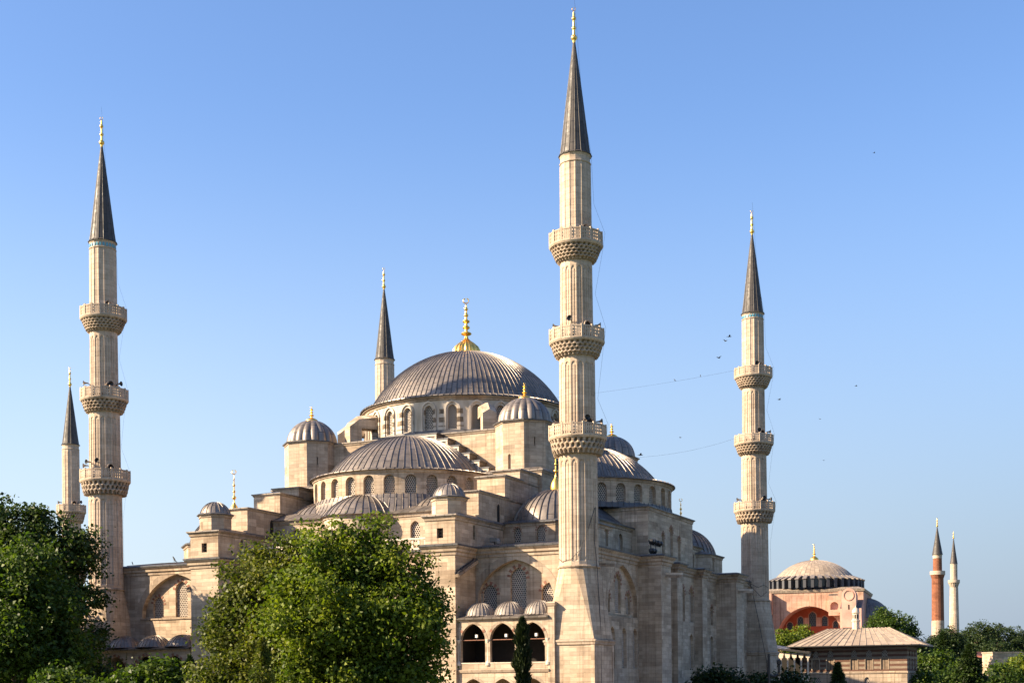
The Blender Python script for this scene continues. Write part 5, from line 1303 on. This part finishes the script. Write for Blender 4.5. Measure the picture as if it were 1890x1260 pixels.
conifer('cypress_tree', 0.97, 124, -4.0, 5.85, 0.74, 9000, 0.32, LEAF_K, 'narrow dark cypress standing before the sunlit gallery', 51)
conifer('cypress_tree', -28.4, 123, -4.0, 2.7, 0.55, 3000, 0.3, LEAF_C, 'thin young cypress in front of the shaded left gallery', 52)
conifer('fir_tree', -18.6, 104, -4.0, 3.7, 1.9, 5500, 0.22, LEAF_O, 'dark pointed conifer in front of the broad bright tree', 53, spread=True)
conifer('fir_tree', 41.6, 178, -4.0, 2.4, 2.0, 4500, 0.4, LEAF_C, 'small dark conifer in front of the striped pavilion', 54, spread=True)
for k, (px, top, s, lab) in enumerate([(1312, 0.5, 1.3, 'bushy dark shrub at the foot of the shaded wall'), (1345, 0.1, 1.2, 'low dark shrub just left of the hooked lamp'), (1405, -0.2, 1.2, 'dark shrub under the far minaret of the shaded wall'), (1455, 0.0, 1.4, 'shrub in front of the columned porch')]):
    tree('leafy_shrub', (px-945)/2573*165, 165, [(0, 0, top, s), (s*0.8, 0, top-0.9, s), (-s*0.8, 0, top-1.2, s)], 2600, 0.34, LEAF_C, lab, G2, 60+k, 'shrub', trunk=0.12, per=12)
G3 = 'trees of the park on the right'
FT = [(1880, 330, 5.2, 5.0, LEAF_C, 'dark bushy tree between the red-roofed building and the pale block of wall', 16000, 0.42),
      (1700, 215, 1.6, 3.6, LEAF_B, 'low bushy tree right of the bottom corner of the pavilion', 12000, 0.36),
      (1645, 300, 15.6, 5.6, LEAF_B, 'round green tree between the striped pavilion and the distant basilica', 36000, 0.36),
      (1690, 300, 9.0, 5.0, LEAF_C, 'dark tree right behind the corner of the pavilion roof', 20000, 0.38),
      (1450, 330, 12.6, 3.6, LEAF_A, 'yellow-green tree top behind the far minaret, below the basilica', 8000, 0.45),
      (1478, 335, 13.3, 3.0, LEAF_A, 'yellow-green tree top just left of the pavilion ridge', 7000, 0.45),
      (1748, 380, 14.2, 5.2, LEAF_C, 'dark tree at the feet of the two distant minarets', 36000, 0.42),
      (1806, 450, 18.8, 8.0, LEAF_F, 'far round tree right of the pale minaret', 52000, 0.42),
      (1858, 455, 18.4, 9.5, LEAF_F, 'broad far tree second from the right edge on the skyline', 64000, 0.42),
      (1905, 460, 16.0, 8.0, LEAF_F, 'far tree cut by the right edge of the frame', 36000, 0.42),
      (1838, 420, 13.0, 6.0, LEAF_C, 'dark round tree above the red-roofed building', 18000, 0.4),
      (1720, 250, 5.6, 4.6, LEAF_B, 'bushy tree right of the striped pavilion', 14000, 0.45),
      (1845, 260, 3.2, 4.8, LEAF_B, 'low spreading tree below the red-roofed building', 12000, 0.45),
      (1888, 265, 5.0, 3.6, LEAF_A, 'sunlit bush in front of the pale block of wall', 9000, 0.45),
      (1765, 240, 3.4, 4.6, LEAF_B, 'low green tree in the bottom right garden, left of the cedar', 12000, 0.45)]
for k, (px, dep, top, s, m_, lab, n, sz) in enumerate(FT):
    rr = random.Random(k); lat = (px-945)/2573*dep
    lb = [(0, 0, top-s, s*0.9), (s*0.75, rr.uniform(-1, 1), top-s*1.35, s*0.62), (-s*0.75, rr.uniform(-1, 1), top-s*1.3, s*0.62), (rr.uniform(-0.4, 0.4)*s, 0, top-s*0.5, s*0.5), (s*0.5, -0.5, top-s*0.75, s*0.42), (-s*0.55, -0.5, top-s*0.8, s*0.4), (rr.uniform(-0.3, 0.3)*s, -s*0.6, top-s*0.9, s*0.45), (0, 0, top-s*2.0, s*1.1), (s*0.5, 0, max(GZ+1, top-s*2.6), s), (-s*0.5, 0, max(GZ+1, top-s*2.6), s)]
    tree('park_tree', lat, dep, lb, n, sz, m_, lab, G3, 80+k, trunk=0.4, clump=0.75, fill=0.38, per=26, bough=False)
conifer('cedar_tree', (1790-945)/2573*238, 238, -3.0, 6.2, 3.6, 9000, 0.55, LEAF_C, 'layered dark cedar in the bottom right garden', 99, spread=True)
conifer('cedar_tree', (1742-945)/2573*330, 330, 0.0, 11.5, 4.0, 9000, 0.6, LEAF_C, 'pointed dark conifer before the foot of the brick minaret', 98, spread=True)

# ------------------------------------------------------------------ small things
def lamp_post():
    x, y = 13.0, 24.0
    o = empty('street_lamp', (x, y, GZ), 'dark street lamp with a hooked arm in front of the shaded wall', 'lamp')
    mb = MB(); mb.tube([(x, y, GZ), (x, y, 3.25)], 0.17, IRON, 8, 0.15); mb.build('post', o)
    mb = MB(); hd = [(x+0.45+0.55*math.cos(a), y+0.3+0.3*math.cos(a), 1.35+0.6*math.sin(a)) for a in [R(q) for q in range(180, 361, 20)]]
    mb.tube([(x-0.1, y, 1.35)]+hd+[(hd[-1][0], hd[-1][1], 2.1)], 0.13, IRON, 7); mb.build('arm', o)
    mb = MB(); mb.lathe((hd[-1][0], hd[-1][1]), [(0.12, 2.0), (0.26, 2.1), (0.28, 2.5), (0.1, 2.62), (0, 2.65)], 12, IRON); mb.build('lamp_head', o)
lamp_post()
def floodlights():
    o = empty('floodlight_rack', (-0.6, 24.3, ZC+0.3), 'rack of black floodlights on the roof edge above the shaded wall', 'floodlight')
    mb = MB(); b = (-0.6, 24.3)
    for q in (-0.9, 0.9): mb.tube([(b[0], b[1]+q, ZC+0.3), (b[0], b[1]+q, 16.4)], 0.05, IRON, 5)
    mb.tube([(b[0], b[1]-1.0, 16.1), (b[0], b[1]+2.6, 16.1)], 0.05, IRON, 5); mb.tube([(b[0], b[1]-1.0, 15.2), (b[0], b[1]+1.0, 15.2)], 0.05, IRON, 5); mb.build('stand', o)
    for y, z in ((-0.8, 16.45), (0.0, 16.5), (1.2, 16.45), (2.2, 16.45), (-0.7, 15.4), (0.2, 15.4)):
        mb = MB(); mb.lathe((0, 0), [(0.30, -0.3), (0.34, -0.1), (0.22, 0.25), (0.1, 0.32), (0, 0.33)], 12, IRON); mb.face([(0.29*math.cos(-2*PI*i/12), 0.29*math.sin(-2*PI*i/12), -0.28) for i in range(12)], PANE)
        mt = Matrix.Translation((b[0]+0.1, b[1]+y, z)) @ Matrix.Rotation(R(70), 4, 'Y')
        mb.v = [tuple(mt @ Vector(p)) for p in mb.v]; mb.build('floodlight', o)
floodlights()
on_mosque(bpy.data.objects['floodlight_rack'])
# white flood lamps hung from the tie rods of the sunlit gallery
for i, wd in enumerate(('left', 'middle', 'right')):
    x = -11.5+3.28*(i+0.5)+0.35
    mb = MB(); mb.box((x-0.14, -4.1, 4.80), (x+0.14, -3.85, 5.12), SPEAK); mb.box((x-0.12, -4.115, 4.82), (x+0.12, -4.102, 5.10), WHITE); mb.box((x-0.03, -4.04, 4.55), (x+0.03, -3.98, 4.8), IRON)
    o = mb.build('flood_lamp', None, smooth=False, origin=(x, -4.6, 4.9)); on_mosque(o); tag(o, 'small white flood lamp on the tie rod of the %s arch of the sunlit gallery' % wd, 'lamp', 'lamps in the sunlit gallery')
# box of equipment on the flat roof by the buttress
mb = MB(); mb.box((-10.9, 2.0, ZC+0.9), (-10.1, 2.8, ZC+1.35), SPEAK); mb.tube([(-10.5, 2.4, ZC+0.3), (-10.5, 2.4, ZC+0.95)], 0.06, IRON, 5)
mb.lathe((-10.0, 2.1), [(0.28, ZC+0.7), (0.3, ZC+0.95), (0.1, ZC+1.2), (0, ZC+1.22)], 12, SPEAK)
o = mb.build('spotlight', None, origin=(-10.5, 2.4, ZC+0.3)); on_mosque(o); tag(o, 'grey spotlight on the roof beside the right-hand stepped buttress', 'spotlight')
# wires strung between minarets and towers
def wire(p, q, sag, label):
    p, q = Vector(p), Vector(q); mb = MB()
    mb.tube([p.lerp(q, t/24)-Vector((0, 0, sag*4*(t/24)*(1-t/24))) for t in range(25)], 0.009, IRON, 4)
    o = mb.build('wire', None, smooth=False, origin=tuple(p)); tag(o, label, 'wire', 'wires strung across the sky')
wire((-2.5, 66.4, 45.0), (-58.3, 66.6, 45.0), 1.2, 'thin wire from the top balcony of the right minaret towards the main dome')
wire((-2.6, 66.2, 35.2), (-11.5, 48.6, 30.6), 0.5, 'thin wire from the middle balcony of the right minaret to the shaded tower dome')
# birds
def bird(px, py, dep, label, pose, sz=0.55, roll=0.0, pos=None):
    lat = (px-945)/2573*dep; p = VW(lat, dep); z = (1272.2-0.0095*(px-945)-py)/2573*dep
    P = Vector((*p, z)) if pos is None else Vector(pos)
    mb = MB(); h = sz*0.8
    prof = [(0.0, -0.5), (0.05, -0.42), (0.10, -0.2), (0.115, 0.05), (0.08, 0.26), (0.075, 0.36), (0.05, 0.43), (0.02, 0.47), (0.0, 0.56)]
    mb.lathe((0, 0), [(q*h, t*h) for q, t in prof], 10, FEATHER)
    yawb = roll
    tilt = Matrix.Rotation(R(90 if pose == 'fly' else 40), 4, 'Y')
    mb.v = [tuple(tilt @ Vector(v)) for v in mb.v]
    if pose == 'fly':
        for s in (-1, 1):
            pts = [(0.18, 0.05*s, 0.02), (0.24, 0.34*s, 0.26), (0.02, 0.75*s, 0.30), (-0.10, 0.34*s, 0.20), (-0.14, 0.05*s, 0.0)]
            A = [Vector(q)*h for q in pts]; D = Vector((0, 0, 0.025))*h
            mb.face(A if s > 0 else A[::-1], FEATHER); mb.face([a-D for a in (A[::-1] if s > 0 else A)], FEATHER)
        mb.face([Vector(q)*h for q in ((-0.4, -0.05, 0), (-0.4, 0.05, 0), (-0.72, 0.13, 0), (-0.72, -0.13, 0))], FEATHER)
    else:
        mb.face([Vector(q)*h for q in ((-0.30, -0.07, -0.25), (-0.30, 0.07, -0.25), (-0.62, 0.08, -0.48), (-0.62, -0.08, -0.48))], FEATHER)
        for s in (-1, 1): mb.tube([Vector((0, 0.05*s, -0.08))*h, Vector((0.03, 0.05*s, -0.36))*h], 0.018*h, IRON, 4)
    mt = Matrix.Translation(P) @ Matrix.Rotation(yawb, 4, 'Z')
    mb.v = [tuple(mt @ Vector(v)) for v in mb.v]
    o = mb.build('bird', None, origin=tuple(P))
    if pos is not None and P.z < 20: on_mosque(o)
    tag(o, label, 'bird', 'birds over the mosque')
BD = [(1352, 630, 190, 'upper of the two birds flying close together by the right minaret', 'fly', 0.75, 0.3), (1345, 638, 190, 'lower of the two birds flying close together by the right minaret', 'fly', 0.75, 2.5),
      (1332, 669, 192, 'bird with raised wings just above the wire', 'fly', 0.85, 1.2), (1443, 746, 185, 'dark bird flying right of the right minaret', 'fly', 0.6, 0.8),
      (1585, 721, 190, 'tiny bird farthest to the right in the sky', 'fly', 0.45, 0.2), (1518, 782, 190, 'tiny bird high over the distant basilica', 'fly', 0.45, 2.2),
      (1524, 858, 190, 'small bird lower over the distant basilica', 'fly', 0.45, 1.5), (1622, 292, 170, 'tiny bird high in the empty right sky', 'fly', 0.35, 0.5), (1260, 816, 180, 'tiny bird under the lower wire', 'fly', 0.4, 2.9), (1186, 848, 175, 'bird gliding beside the shaded tower dome', 'fly', 0.8, 0.4)]
for q in BD: bird(*q)
for k, (x, y, lab) in enumerate([(-56.3, -0.3, 'bird perched on the left end of the left wall'), (-50.2, -0.3, 'larger bird perched near the stepped buttress on the left wall')]):
    bird(0, 0, 1, lab, 'perch', 0.6+0.45*k, 2.6+0.3*k, (x, y, ZC+0.62+0.18*k))
for k, (t, lab) in enumerate([(0.095, 'bird sitting on the wire nearest the right minaret'), (0.165, 'bird sitting on the wire farther from the right minaret')]):
    p = Vector((-2.5, 66.4, 45.0)).lerp(Vector((-58.3, 66.6, 45.0)), t); bird(0, 0, 1, lab, 'perch', 0.6, 2.0+k, (p.x, p.y, 45.0-1.2*4*t*(1-t)+0.2))
bpy.context.view_layer.update()
